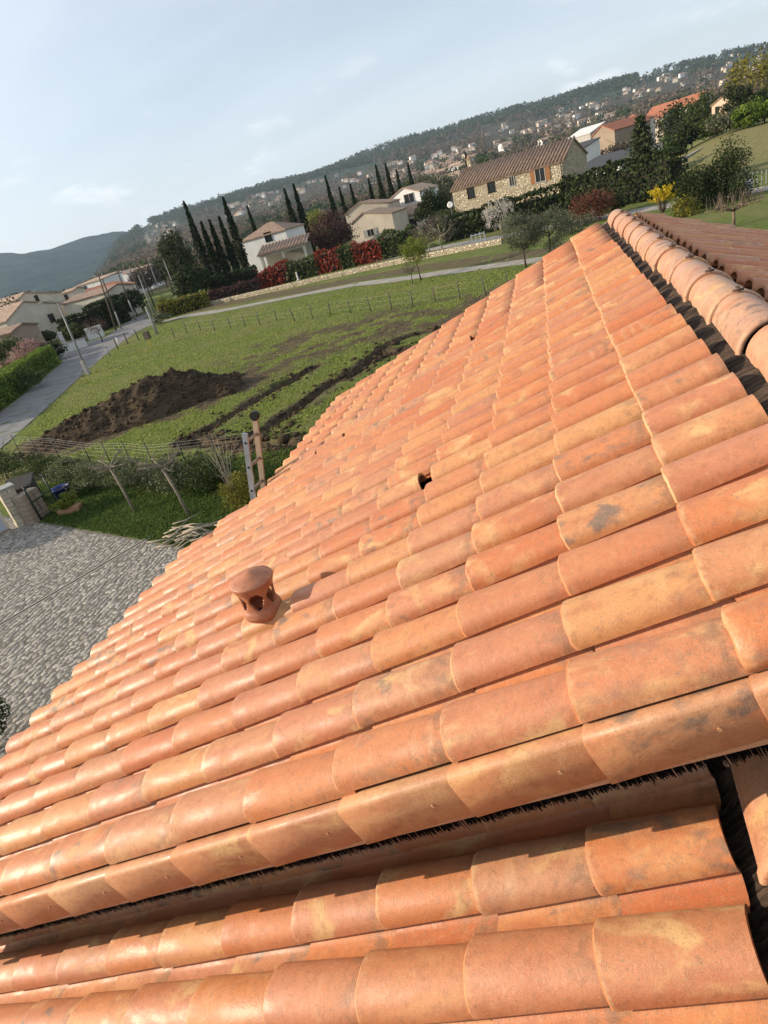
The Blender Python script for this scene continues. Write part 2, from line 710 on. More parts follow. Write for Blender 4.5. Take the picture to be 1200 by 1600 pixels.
FF = np.stack([ii[:-1, :-1], ii[:-1, 1:], ii[1:, 1:], ii[1:, :-1]], -1).reshape(-1, 4)
n = NT('haze_blue_range')
co = n.coords()
v = n.noise(co, 0.012, 6, 0.7)
M_RANGE = n.done(n.mix(n.ramp(v, 0.35, 0.65), (0.015, 0.033, 0.036), (0.036, 0.062, 0.058)), 1.0, n.bump(n.noise(co, 0.03, 5, 0.7), 1.0, 18.0), 0.0)  # base colour shifted bluer to carry some of the distant air haze
struct(npmesh('distant_hills', FV, FF, M_RANGE, smooth=True), 'blue wooded range closing the valley')


# ------------------------------------------------------------------ sheets laid on the ground
def sheet(name, poly, z, mat, label=None):
    mb = MB()
    mb.add([(x, y, z) for x, y in poly], [tuple(range(len(poly)))])
    o = mb.build(name, mat)
    struct(o, label)
    me_ = o.data
    if me_.polygons[0].normal.z < 0:
        me_.flip_normals()
    return o


def ribbon(name, pts, width, z, mat, label=None, wob=0.0):
    pts = [np.asarray(p[:2], float) for p in pts]
    L_, R_ = [], []
    for i, p in enumerate(pts):
        t = pts[min(i + 1, len(pts) - 1)] - pts[max(i - 1, 0)]
        t /= np.linalg.norm(t)
        nn = np.array([-t[1], t[0]])
        w_ = width * (1 + wob * rng.normal())
        L_.append(p + nn * w_ / 2)
        R_.append(p - nn * w_ / 2)
    mb = MB()
    k = len(pts)
    zz_ = lambda q: float(zt(q[0], q[1])) + z
    mb.add([(*q, zz_(q)) for q in L_] + [(*q, zz_(q)) for q in R_], [(i, k + i, k + i + 1, i + 1) for i in range(k - 1)])
    o = mb.build(name, mat)
    return struct(o, label)


def m_gravel(name, a, b, sc=1.0):
    n = NT(name)
    co = n.coords()
    v = n.noise(co, 0.8 * sc, 5, 0.65)
    v2 = n.noise(co, 14 * sc, 4, 0.7)
    c = n.mix(n.ramp(v, 0.3, 0.7), a, b)
    c = n.mix(n.math('MULTIPLY', n.ramp(v2, 0.45, 0.7), 0.4), c, tuple(x * 0.55 for x in a))
    return n.done(c, 0.95, n.bump(v2, 0.6, 0.03), 0.15)


M_ROAD = m_gravel('worn_asphalt', (0.155, 0.150, 0.150), (0.235, 0.225, 0.215))
M_TRACK = m_gravel('gravel_track', (0.24, 0.22, 0.19), (0.36, 0.33, 0.28))
M_BANK = m_gravel('brown_verge_soil', (0.085, 0.062, 0.034), (0.13, 0.11, 0.05), 1.4)
rr_edge = [G(*q)[:2] for q in ((0, 702), (80, 631), (128, 586), (171, 549), (213, 519), (234, 509), (246, 500))]
rl_edge = [G(*q)[:2] for q in ((0, 646), (53, 604), (101, 564), (133, 536), (165, 527), (206, 499), (228, 489))]
d0 = unit(rr_edge[0] - rr_edge[1])
rr_edge = [rr_edge[0] + d0 * 45] + rr_edge
d0 = unit(rl_edge[0] - rl_edge[1])
rl_edge = [rl_edge[0] + d0 * 40] + rl_edge
sheet('road', [tuple(q) for q in rr_edge] + [tuple(q) for q in rl_edge[::-1]], 0.02, M_ROAD, 'narrow grey asphalt lane bending away past the hedges')
trk = [G(*q) for q in ((236, 507), (290, 494), (350, 485), (420, 471), (490, 457), (560, 444), (620, 437), (680, 428), (740, 420), (812, 410), (880, 402), (960, 394), (1060, 388))]
ribbon('gravel_track', trk, 2.3, 0.024, M_TRACK, 'pale gravel track along the far edge of the field', 0.05)
bnk = [G(*q) for q in ((238, 497), (300, 485), (360, 473), (430, 460), (500, 448), (570, 434), (640, 422), (700, 413), (770, 404), (860, 394))]
ribbon('soil_bank', bnk, 4.6, 0.014, M_BANK, 'brown bare strip between the track and the low wall', 0.08)
lane = [on(*q) for q in ((300, 440, 128), (370, 440, 112), (440, 440, 104), (520, 430, 97), (600, 420, 92), (690, 400, 86), (780, 390, 80), (880, 380, 76), (1000, 380, 72), (1120, 380, 68), (1300, 380, 66))]
ribbon('lane', lane, 3.4, 0.02, M_TRACK, 'pale lane in front of the garden hedges', 0.03)
sheet('driveway_spur', [tuple(G(*q)[:2]) for q in ((100, 566), (135, 536), (118, 530), (84, 552))], 0.028, M_ROAD)

# ------------------------------------------------------------------ cobbled driveway
E0, E1 = G(66, 817)[:2], G(293, 857)[:2]
de = unit(E1 - E0)
house_side = E1 + de * 8.5
poly = [tuple(E0 - de * 9), tuple(E1), tuple(house_side), (-3.0, -8.0), (-30.0, -8.0), (-30.0, 14.0)]
n = NT('cobble_mortar')
co = n.coords()
c_ = n.mix(n.ramp(n.noise(co, 6, 5, 0.7), 0.3, 0.7), (0.115, 0.10, 0.082), (0.195, 0.175, 0.145))
M_MORTAR = n.done(c_, 0.95, n.bump(n.noise(co, 30, 4), 0.6, 0.03), 0.15)
drive = sheet('driveway', poly, 0.012, M_MORTAR, 'driveway paved with grey river cobbles set in mortar')
n = NT('river_cobble')
rnd_ = n.rand()
co = n.coords()
c_ = n.cramp(rnd_, [(0.0, (0.20, 0.18, 0.155)), (0.35, (0.32, 0.29, 0.245)), (0.7, (0.42, 0.38, 0.32)), (1.0, (0.26, 0.225, 0.18))])
c_ = n.mix(n.math('MULTIPLY', n.ramp(n.noise(co, 25, 4), 0.45, 0.7), 0.4), c_, (0.14, 0.12, 0.10))
M_COB = n.done(c_, 0.8, None, 0.3)


def cobble_mesh(name, sd):
    g = np.random.default_rng(sd)
    k = 9
    vs, fs = [], []
    wv = 1 + 0.10 * np.cumsum(g.normal(0, 0.5, k)) * 0.3
    for r_, z in ((1.0, -0.2), (0.93, 0.35), (0.6, 0.85)):
        for i in range(k):
            a = 2 * math.pi * i / k
            vs.append((r_ * wv[i] * math.cos(a), r_ * wv[i] * math.sin(a), z))
    vs.append((0.05, 0, 1.0))
    for j in range(2):
        for i in range(k):
            i2 = (i + 1) % k
            fs.append((j * k + i, j * k + i2, (j + 1) * k + i2, (j + 1) * k + i))
    for i in range(k):
        fs.append((2 * k + i, 2 * k + (i + 1) % k, 3 * k))
    me_ = bpy.data.meshes.new(name)
    me_.from_pydata(vs, [], fs)
    me_.polygons.foreach_set('use_smooth', [True] * len(fs))
    me_.materials.append(M_COB)
    return me_


CM = [cobble_mesh('cobble', q) for q in range(5)]
J0, J1 = G(224, 846)[:2], G(0, 977)[:2]
jd = unit(J1 - J0)
jn = np.array([-jd[1], jd[0]])
M_BANDC = m_plain('smooth_mortar_band', (0.33, 0.30, 0.25), 0.95, 0.2, 4, 0.3)
M_GROOVE = m_plain('dark_drain_groove', (0.03, 0.027, 0.022), 1.0)
for (wd_, zz_, mt_, nm_) in ((0.22, 0.018, M_BANDC, 'paving_band'), (0.085, 0.022, M_GROOVE, 'paving_groove')):
    a_, b_ = J0 - jd * 0.4, J1 + jd * 8
    o = MB().add([(*(a_ + jn * wd_ / 2), zz_), (*(b_ + jn * wd_ / 2), zz_), (*(b_ - jn * wd_ / 2), zz_), (*(a_ - jn * wd_ / 2), zz_)], [(0, 1, 2, 3)]).build(nm_, mt_, drive)
cob = []
sp = 0.155
for i, x in enumerate(np.arange(-24, -5.0, sp)):
    for y in np.arange(1.0, 17.5, sp * 0.9):
        q = np.array([x, y + (i % 2) * sp * 0.45]) + rng.normal(0, 0.022, 2)
        if np.cross(de, q - E0) > -0.10:
            continue
        w_ = q - J0
        if abs(np.cross(jd, w_)) < 0.15:
            continue
        if rng.random() < 0.03:
            continue
        X_ = np.array([q[0], q[1], 0.0])
        d_ = X_ - CAM
        z_ = d_ @ AX[2]
        u_, v_ = 600 + FPX * (d_ @ AX[0]) / z_, 800 - FPX * (d_ @ AX[1]) / z_
        if z_ < 0 or u_ < -420 or u_ > 420 or q[0] < -24:
            continue
        cob.append((float(np.linalg.norm(d_)), q, u_ < 320 and v_ < 1190 - u_ * 1.02 + 25))
ang0 = math.atan2(jd[1], jd[0])
cob.sort(key=lambda t: (not t[2], t[0]))
Vs, Fs, o_ = [], [], 0
cv = [(np.array([tuple(v.co) for v in m_.vertices]), [tuple(p.vertices) for p in m_.polygons]) for m_ in CM]
allf = []
for k, (dist, q, vis_) in enumerate(cob):
    a = ang0 + rng.normal(0, 0.5)
    sx_, sy_, sz_ = 0.090 * rng.uniform(0.6, 1.25), 0.064 * rng.uniform(0.6, 1.25), 0.014 * rng.uniform(0.5, 1.4)
    if k < 300:
        o = bpy.data.objects.new('cobble', CM[k % 5])
        COL.objects.link(o)
        o.parent = drive
        o.location = (q[0], q[1], 0.012)
        o.rotation_euler = (rng.normal(0, 0.06), rng.normal(0, 0.06), a)
        o.scale = (sx_, sy_, sz_)
    else:
        v, f = cv[k % 5]
        vv = (v * (sx_, sy_, sz_)) @ rot_z(a).T + (q[0], q[1], 0.012)
        Vs.append(vv)
        allf += [tuple(i + o_ for i in p) for p in f]
        o_ += len(v)
me = bpy.data.meshes.new('cobble')
me.from_pydata(np.concatenate(Vs).tolist(), [], allf)
me.polygons.foreach_set('use_smooth', [True] * len(allf))
stuff(link('cobble', me, M_COB, drive))


# ------------------------------------------------------------------ grass
M_GRASS = m_leaf('grass_blade', [(0.112, 0.150, 0.030), (0.200, 0.250, 0.054), (0.285, 0.320, 0.082), (0.37, 0.33, 0.14)], 0.7, 0.45, 0.1)
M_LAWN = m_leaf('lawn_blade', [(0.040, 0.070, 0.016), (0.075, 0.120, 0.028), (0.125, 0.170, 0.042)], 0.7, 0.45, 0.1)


def in_poly(x, y, poly):
    ins = np.zeros(len(x), bool)
    j = len(poly) - 1
    for i in range(len(poly)):
        xi, yi = poly[i]
        xj, yj = poly[j]
        c = ((yi > y) != (yj > y)) & (x < (xj - xi) * (y - yi) / (yj - yi + 1e-12) + xi)
        ins ^= c
        j = i
    return ins


def blades(name, N_, poly_px, mat, hmin, hmax, keep, label):
    pp = [tuple(G(*q)[:2]) for q in poly_px]
    u = rng.uniform(min(q[0] for q in poly_px), max(q[0] for q in poly_px), N_ * 3)
    v = rng.uniform(min(q[1] for q in poly_px), max(q[1] for q in poly_px), N_ * 3)
    ok = in_poly(u, v, poly_px)
    u, v = u[ok][:N_], v[ok][:N_]
    d = AX[0][None] * ((u - 600) / FPX)[:, None] + AX[1][None] * ((800 - v) / FPX)[:, None] + AX[2][None]
    P = CAM[None] + d * (-CAM[2] / d[:, 2])[:, None]
    k = keep(P[:, 0], P[:, 1])
    P = P[k]
    n_ = len(P)
    dist = np.linalg.norm(P - CAM, axis=1)
    P[:, 2] = zt(P[:, 0], P[:, 1]) - 0.02
    a = rng.uniform(0, 2 * math.pi, n_)
    w_ = (0.010 + 0.0008 * dist) * rng.uniform(0.6, 1.4, n_)
    h_ = rng.uniform(hmin, hmax, n_) * (1 + dist * 0.004)
    t = np.stack([np.cos(a), np.sin(a), 0 * a], 1) * w_[:, None]
    lean = np.stack([rng.normal(0, 0.5, n_), rng.normal(0, 0.5, n_), np.ones(n_)], 1) * h_[:, None]
    Vg = np.stack([P - t, P + t, P + lean + t * 0.3, P + lean - t * 0.3], 1).reshape(-1, 3)
    o = npmesh(name, Vg, np.arange(4 * n_).reshape(n_, 4), mat)
    return stuff(o, label)


def keep_field(x, y):
    return (rng.random(len(x)) > dirt_mask(x, y) * 1.05) & (trench_depth(x, y) < 0.05) & (seg_dist(x, y, TR_A) > 0.42) & (seg_dist(x, y, TR_B) > 0.46) & (seg_dist(x, y, [MOUND_A, MOUND_B]) > 2.2)


o = blades('field_grass', 150000, [(20, 700), (80, 634), (128, 589), (171, 552), (236, 512), (350, 490), (560, 449), (700, 430), (840, 412), (980, 420), (900, 520), (640, 700), (480, 740), (330, 740), (60, 730)], M_GRASS, 0.03, 0.085, keep_field, 'short green grass of the field with the trenches')
o['category'] = 'grass'
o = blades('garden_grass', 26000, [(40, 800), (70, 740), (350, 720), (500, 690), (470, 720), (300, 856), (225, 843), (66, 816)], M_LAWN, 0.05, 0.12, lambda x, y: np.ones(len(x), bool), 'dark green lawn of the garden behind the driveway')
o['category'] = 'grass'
# ================================================================== the tiled house under the camera
SL = R(21.744)
TL, TW = 0.37, 0.246                 # exposed tile length, row pitch
ZR = 6.405                           # height of the measured roof line above the ground
AV = np.array([math.cos(SL), 0, math.sin(SL)])      # up the left slope
BV = np.array([0, 1.0, 0])
NV = np.array([-math.sin(SL), 0, math.cos(SL)])


def roofpt(c, r, n=0.0, o=(0, 0, ZR), w=TW):
    return np.array(o) - AV * c * TL + BV * r * w + NV * n


def m_tile(name, sheen=0.54, along=False):
    n = NT(name)
    rnd = n.rand()
    co = n.coords()
    off = n.n('ShaderNodeCombineXYZ')
    n.put(off.inputs[0], n.math('MULTIPLY', rnd, 37.0))
    n.put(off.inputs[1], n.math('MULTIPLY', rnd, 91.0))
    n.put(off.inputs[2], n.math('MULTIPLY', rnd, 53.0))
    va = n.n('ShaderNodeVectorMath', operation='ADD')
    n.put(va.inputs[0], co)
    n.put(va.inputs[1], off.outputs[0])
    P = va.outputs[0]
    r2 = n.math('FRACT', n.math('MULTIPLY', rnd, 7.31))
    r3 = n.math('FRACT', n.math('MULTIPLY', rnd, 13.77))
    base = n.cramp(rnd, [(0.0, (0.44, 0.118, 0.038)), (0.22, (0.49, 0.160, 0.050)), (0.45, (0.45, 0.165, 0.080)),
                         (0.62, (0.52, 0.235, 0.085)), (0.80, (0.49, 0.155, 0.050)), (0.93, (0.44, 0.190, 0.090)), (1.0, (0.46, 0.128, 0.042))])
    # broad clouds of yellow engobe and pink, larger along the tile
    big = n.noise(n.mapping(P, (5.5, 8, 8)), 1.0, 3, 0.55, 0.6)
    c1 = n.mix(n.math('MULTIPLY', n.ramp(big, 0.50, 0.68), n.ramp(r2, 0.25, 0.85, 0.10, 0.85)), base, (0.58, 0.355, 0.150))
    big2 = n.noise(n.mapping(P, (4, 9, 9), (3.3, 1.7, 5.1)), 1.0, 2, 0.5, 0.4)
    c2 = n.mix(n.math('MULTIPLY', n.ramp(big2, 0.52, 0.74), 0.6), c1, (0.37, 0.105, 0.044))
    # cross streaks left by the extruder
    st = n.noise(n.mapping(P, (26, 3, 3)), 1.0, 2, 0.6)
    c3 = n.mix(n.math('MULTIPLY', n.ramp(st, 0.56, 0.76), n.ramp(r3, 0.3, 0.9, 0.0, 0.35)), c2, (0.55, 0.34, 0.19))
    # grey weathered smudges on a few tiles
    sm = n.noise(n.mapping(P, (9, 13, 13), (9.1, 4.2, 0.3)), 1.0, 3, 0.55)
    smk = n.math('MULTIPLY', n.ramp(sm, 0.53, 0.68), n.ramp(r3, 0.70, 0.94, 0.02, 0.9))
    c4 = n.mix(smk, c3, (0.13, 0.10, 0.08))
    mot = n.noise(P, 33, 4, 0.65)
    c4 = n.mix(n.math('MULTIPLY', n.ramp(mot, 0.50, 0.66), 0.40), c4, (0.27, 0.105, 0.048))
    c4 = n.mix(n.math('MULTIPLY', n.ramp(mot, 0.44, 0.28), 0.28), c4, (0.55, 0.32, 0.16))
    # lichen and soot specks
    fine = n.noise(P, 190, 2, 0.6)
    c5 = n.mix(n.math('MULTIPLY', n.ramp(fine, 0.54, 0.68), 0.62), c4, (0.28, 0.14, 0.075))
    dirt = n.noise(P, 80, 3, 0.7)
    dm = n.math('MULTIPLY', n.ramp(dirt, 0.58, 0.68), n.ramp(n.noise(P, 9, 2), 0.42, 0.66, 0.0, 0.75))
    c6 = n.mix(dm, c5, (0.20, 0.125, 0.07))
    v = n.vor(P, 42)
    pit = n.math('MULTIPLY', n.ramp(v.outputs['Distance'], 0.10, 0.055), n.ramp(n.noise(P, 6, 2), 0.55, 0.62))
    c7 = n.mix(n.math('MULTIPLY', pit, 0.8), c6, (0.16, 0.085, 0.045))
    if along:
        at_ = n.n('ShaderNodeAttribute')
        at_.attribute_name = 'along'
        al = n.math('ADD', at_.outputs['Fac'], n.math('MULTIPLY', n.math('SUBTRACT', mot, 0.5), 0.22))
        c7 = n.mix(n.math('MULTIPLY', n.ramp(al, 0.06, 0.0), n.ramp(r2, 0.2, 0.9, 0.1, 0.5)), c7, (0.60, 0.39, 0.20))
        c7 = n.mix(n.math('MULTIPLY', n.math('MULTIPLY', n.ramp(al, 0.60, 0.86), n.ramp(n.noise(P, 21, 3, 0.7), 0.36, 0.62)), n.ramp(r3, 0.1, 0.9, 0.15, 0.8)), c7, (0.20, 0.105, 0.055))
    gr = n.noise(P, 380, 1, 0.6)
    c8 = n.mix(n.math('MULTIPLY', n.ramp(gr, 0.42, 0.7), 0.22), c7, (0.64, 0.42, 0.26))
    h2 = n.math('ADD', n.math('MULTIPLY', gr, 0.45), n.noise(P, 60, 3, 0.6))
    nm = n.bump(h2, 0.36, 0.0036)
    rough = n.ramp(big, 0.3, 0.7, sheen - 0.12, sheen + 0.16)
    return n.done(c8, rough, nm, 0.42)


M = {}
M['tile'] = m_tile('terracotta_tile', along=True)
M['ridge'] = m_tile('ridge_terracotta', 0.55)
for q in M['ridge'].node_tree.nodes:
    if q.type == 'VALTORGB':
        for e, c in zip(q.color_ramp.elements, [(0.46, 0.235, 0.135), (0.44, 0.26, 0.165), (0.49, 0.25, 0.14), (0.42, 0.25, 0.17), (0.47, 0.22, 0.12), (0.40, 0.25, 0.18), (0.46, 0.23, 0.13)]):
            e.color = (*c, 1)
n = NT('grey_old_tile')
co = n.coords()
v = n.noise(co, 12, 4)
M['grey_tile'] = n.done(n.mix(n.ramp(v, 0.3, 0.7), (0.40, 0.225, 0.15), (0.47, 0.27, 0.175)), 0.75, n.bump(n.noise(co, 120, 3), 0.3, 0.003))
n = NT('bitumen_underlay')
co = n.coords()
v = n.noise(n.mapping(co, (6, 30, 6)), 1.0, 5, 0.6, 1.2)
col = n.mix(n.ramp(v, 0.35, 0.7), (0.030, 0.020, 0.014), (0.115, 0.078, 0.055))
M['felt'] = n.done(col, 0.85, n.bump(v, 0.9, 0.03), 0.12)
M['deck'] = m_plain('roof_deck_wood', (0.045, 0.032, 0.024), 0.9)
M['brush'] = m_plain('black_plastic_bristle', (0.003, 0.003, 0.0035), 0.9, spec=0.05)
M['render'] = m_plain('cream_wall_render', (0.52, 0.43, 0.32), 0.9, 0.1, 1.2, 0.3)
M['metal'] = m_plain('galvanised_steel', (0.42, 0.42, 0.43), 0.4, 0.1, 20, metal=0.8)
M['void'] = m_plain('painted_pipe_shade', (0.01, 0.009, 0.008), 0.95)

house = thing('tiled_house', (0, 3.8, 0), 'house whose orange terracotta canal tile roof fills the foreground', 'house')


def tile_mesh(name, length=0.42, seed=0, barrel_only=False, seg=12, lift=0.0, hw0=0.0935, h0=0.074):
    """canal tile: tapered barrel with a thick rim at its lower end and a pan on its near side"""
    g = np.random.default_rng(seed)
    wob = g.normal(0, 0.0011, 40)
    st = [0.0, 0.007, 0.045, 0.21, length] if length > 0.3 else [0.0, 0.007, 0.045, 0.15, length]
    V, F, SM = [], [], []
    arcs, inner, pans = [], [], []
    for i, a in enumerate(st):
        t = a / 0.42
        hw, hh = hw0 - 0.011 * t, h0 - 0.015 * t + lift * t
        if i == 0:
            hw -= 0.005
            hh -= 0.006
        b0 = -0.011 * t
        row, irow = [], []
        for k in range(seg + 1):
            th = math.pi * k / seg
            b = 0.0925 - hw * math.cos(th)
            nn = b0 + hh * math.sin(th) ** 0.92
            aa = a + (wob[k] + 0.0035 * math.sin(th + seed) if i < 2 else 0)
            row.append(len(V))
            V.append((aa, b, nn))
        for k in range(seg + 1):
            th = math.pi * k / seg
            irow.append(len(V))
            V.append((a + (wob[k] if i < 2 else 0), 0.0925 - (hw - 0.012) * math.cos(th), b0 - 0.002 + (hh - 0.013) * math.sin(th) ** 0.92))
        arcs.append(row)
        inner.append(irow)
        if not barrel_only and i >= 2:
            pr = []
            for b, nn in ((0.008, -0.019), (-0.012, -0.022), (-0.042, -0.0215), (-0.062, -0.014), (-0.082, 0.004)):
                pr.append(len(V))
                V.append((a + (wob[20 + len(pr)] * 2 if i == 2 else 0), b + 0.006 * t, nn + b0 - 0.006 * t + 0.006))
            pans.append([irow[0]] + pr)
    for i in range(len(st) - 1):
        for k in range(seg):
            F.append((arcs[i][k], arcs[i + 1][k], arcs[i + 1][k + 1], arcs[i][k + 1])); SM.append(True)
            F.append((inner[i][k], inner[i][k + 1], inner[i + 1][k + 1], inner[i + 1][k])); SM.append(True)
    for k in range(seg):
        F.append((arcs[0][k], arcs[0][k + 1], inner[0][k + 1], inner[0][k])); SM.append(False)
        F.append((arcs[-1][k], inner[-1][k], inner[-1][k + 1], arcs[-1][k + 1])); SM.append(False)
    for i in range(len(st) - 1):
        F.append((arcs[i][0], inner[i][0], inner[i + 1][0], arcs[i + 1][0])); SM.append(False)
        F.append((arcs[i][seg], arcs[i + 1][seg], inner[i + 1][seg], inner[i][seg])); SM.append(False)
    if pans:
        for i in range(len(pans) - 1):
            for k in range(5):
                F.append((pans[i][k], pans[i][k + 1], pans[i + 1][k + 1], pans[i + 1][k])); SM.append(True)
        lo = []
        for q in pans[0]:
            lo.append(len(V))
            x, y, z = V[q]
            V.append((x + 0.002, y, z - 0.013))
        for k in range(5):
            F.append((pans[0][k], lo[k], lo[k + 1], pans[0][k + 1])); SM.append(False)
    me = bpy.data.meshes.new(name)
    me.from_pydata(V, [], [tuple(reversed(f)) for f in F])
    me.polygons.foreach_set('use_smooth', SM)
    ring = set(arcs[1]) , set(arcs[0])
    for e in me.edges:
        a, b = e.vertices
        if (a in ring[0] and b in ring[0]) or (a in ring[1] and b in ring[1]):
            e.use_edge_sharp = True
    at_ = me.attributes.new('along', 'FLOAT', 'POINT')
    at_.data.foreach_set('value', [max(0.0, v_[0] / 0.42) for v_ in V])
    me.update()
    return me


T_FULL = [tile_mesh('tile', 0.42, q) for q in range(6)]
T_TOP = [tile_mesh('tile_top', 0.335, 10 + q) for q in range(3)]
T_TOPL = [tile_mesh('tile_low_top', 0.352, 20 + q) for q in range(3)]
for me in T_FULL + T_TOP + T_TOPL:
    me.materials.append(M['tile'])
T_EDGE = [tile_mesh('tile_edge', 0.42, 30 + q, True) for q in range(5)]
T_EDGET = [tile_mesh('tile_edge_top', 0.335, 36 + q, True) for q in range(2)]
for me in T_EDGE + T_EDGET:
    me.materials.append(M['tile'])
T_VENT = tile_mesh('open_tile', 0.29, 5, lift=0.014)
T_VENT2 = tile_mesh('open_tile_far', 0.335, 5)
T_VENT2.materials.append(M['tile'])
T_VENT.materials.append(M['tile'])

roof_main = bpy.data.objects.new('main_roof', None)
roof_low = bpy.data.objects.new('lower_roof', None)
for q in (roof_main, roof_low):
    COL.objects.link(q)
    q.parent = house
HLOC = np.array(house.location)


def basis(a, b, n, o):
    m = np.eye(4)
    m[:3, 0], m[:3, 1], m[:3, 2], m[:3, 3] = a, b, n, o
    return m


ROT_L = (AV, BV, NV)
ARr = np.array([-math.cos(SL), 0, math.sin(SL)])
NRr = np.array([math.sin(SL), 0, math.cos(SL)])
ROT_R = (ARr, -BV, NRr)


def eave_c(r):
    return 13.55 if r <= 16 else (12.3 if r == 17 else 11.0)


tiles = []      # (world origin, rotation axes, mesh, roof)
OPEN = {(9, 5): 0.8, (22, 5): 0.8, (19, 10): 0.75, (19, 9): 0.75}
vents = []
for r in range(1, 31):
    ec = eave_c(r)
    cs = list(np.arange(1, math.floor(ec) + 1, 1.0))
    if ec - cs[-1] > 0.2:
        cs.append(ec)
    for c in cs:
        o = roofpt(c + rng.normal(0, 0.009), r + rng.normal(0, 0.008), rng.normal(0, 0.0010))
        if (r, int(c)) in OPEN and c == int(c):
            vents.append((roofpt(c + 0.03, r, 0.002), (r, int(c))))
            continue
        tiles.append((o, ROT_L, random.choice((T_EDGET if c == 1 else T_EDGE) if r == 1 else (T_TOP if c == 1 else T_FULL)), roof_main))
LOW_O = np.array([-0.698, 0.19, ZR - 0.85])     # lower roof: near corner of the first joint
LW = 0.262
for j in range(-9, 2):
    for i in range(0, 11):
        o = LOW_O - AV * i * TL + BV * j * LW + NV * rng.normal(0, 0.0015) + BV * rng.normal(0, 0.003)
        tiles.append((o, (AV, BV * 1.068, NV), random.choice(T_TOPL if i == 0 else T_FULL), roof_low))
RIDGE_X = 0.165
rtiles = []
for r in range(1, 31):
    for c in range(1, 12):
        o = np.array([2 * RIDGE_X, 0, ZR]) - ARr * c * TL + BV * (r * TW + 0.185) + NRr * rng.normal(0, 0.0012) + ARr * rng.normal(0, 0.006)
        rtiles.append((o, ROT_R, random.choice(T_TOP if c == 1 else T_FULL), roof_main))


def px_of(P):
    d = np.asarray(P) - CAM
    z = d @ AX[2]
    if z < 0.05:
        return (-999, -999, -1)
    return (600 + FPX * (d @ AX[0]) / z, 800 - FPX * (d @ AX[1]) / z, z)


def seen(P, m=90):
    x, y, z = px_of(P)
    return z > 0 and -m < x < 1200 + m and -m < y < 1600 + m


vis = sorted([t for t in tiles if seen(t[0] + AV * 0.2)], key=lambda t: np.linalg.norm(t[0] - CAM))
single = vis[:300]
sid = set(id(t) for t in single)
rest = [t for t in tiles if id(t) not in sid] + rtiles


def place(o, rotm, me, roof, name='tile', jit=0.005):
    ob = bpy.data.objects.new(name, me)
    COL.objects.link(ob)
    ob.parent = roof
    m = basis(*rotm, o - HLOC)
    e = Matrix.Rotation(random.gauss(0, jit), 4, 'Z') @ Matrix.Rotation(random.gauss(0, jit * 0.6), 4, 'Y')
    ob.matrix_basis = Matrix(m.tolist()) @ e
    return ob


for t in single:
    place(*t)


def joined(lst, name, parent, mat):
    Vs, Fs, o = [], [], 0
    faces, sm = [], []
    cache = {}
    for (P, rotm, me, _) in lst:
        if me.name not in cache:
            v = np.zeros(len(me.vertices) * 3)
            me.vertices.foreach_get('co', v)
            s_ = np.zeros(len(me.polygons), bool)
            me.polygons.foreach_get('use_smooth', s_)
            cache[me.name] = (v.reshape(-1, 3), [tuple(p.vertices) for p in me.polygons], s_)
        v, f, s_ = cache[me.name]
        B = np.stack(rotm, 1)
        Vs.append(v @ B.T + (P - HLOC))
        faces += [tuple(i + o for i in q) for q in f]
        sm.append(s_)
        o += len(v)
    me = bpy.data.meshes.new(name)
    me.from_pydata(np.concatenate(Vs).tolist(), [], faces)
    me.polygons.foreach_set('use_smooth', np.concatenate(sm))
    at_ = me.attributes.new('along', 'FLOAT', 'POINT')
    at_.data.foreach_set('value', np.concatenate([np.maximum(cache[q[2].name][0][:, 0] / 0.42, 0) for q in lst]).astype(np.float32))
    me.update()
    return link(name, me, mat, parent)


lo_rest = [t for t in rest if t[3] is roof_low]
mn_rest = [t for t in rest if t[3] is roof_main]
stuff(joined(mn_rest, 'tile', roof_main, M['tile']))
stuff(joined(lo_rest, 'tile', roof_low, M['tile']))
for P, key in vents:
    place(P, ROT_L, T_VENT if key[0] != 19 else T_VENT2, roof_main, 'open_tile')['label'] = 'greyish tile with a dark open mouth at its upper end'


def hp(mb):
    """shift a builder's world points into the house frame"""
    mb.v = [(x - HLOC[0], y - HLOC[1], z - HLOC[2]) for x, y, z in mb.v]
    return mb


# decks, felt, fascia, walls
def quad_slab(mb, p, th):
    p = [np.asarray(q, float) for q in p]
    nrm = unit(np.cross(p[1] - p[0], p[3] - p[0]))
    q = [x - nrm * th for x in p]
    mb.add(p + q, [(0, 1, 2, 3), (7, 6, 5, 4), (0, 4, 5, 1), (1, 5, 6, 2), (2, 6, 7, 3), (3, 7, 4, 0)])


NE = 30.75
mb = MB()
quad_slab(mb, [roofpt(13.3, 0.98, -0.058), roofpt(0.4, 0.98, -0.058), roofpt(0.4, 17.6, -0.058), roofpt(13.3, 17.6, -0.058)], 0.05)
quad_slab(mb, [roofpt(10.8, 17.6, -0.058), roofpt(0.4, 17.6, -0.058), roofpt(0.4, NE, -0.058), roofpt(10.8, NE, -0.058)], 0.05)


def rr_pt(c, y, n=0.0):
    return np.array([2 * RIDGE_X, 0, ZR]) - ARr * c * TL + BV * y + NRr * n


quad_slab(mb, [rr_pt(0.4, 0.3, -0.058), rr_pt(10.8, 0.3, -0.058), rr_pt(10.8, NE * TW, -0.058), rr_pt(0.4, NE * TW, -0.058)], 0.05)
hp(mb).build('roof_deck', M['deck'], roof_main)
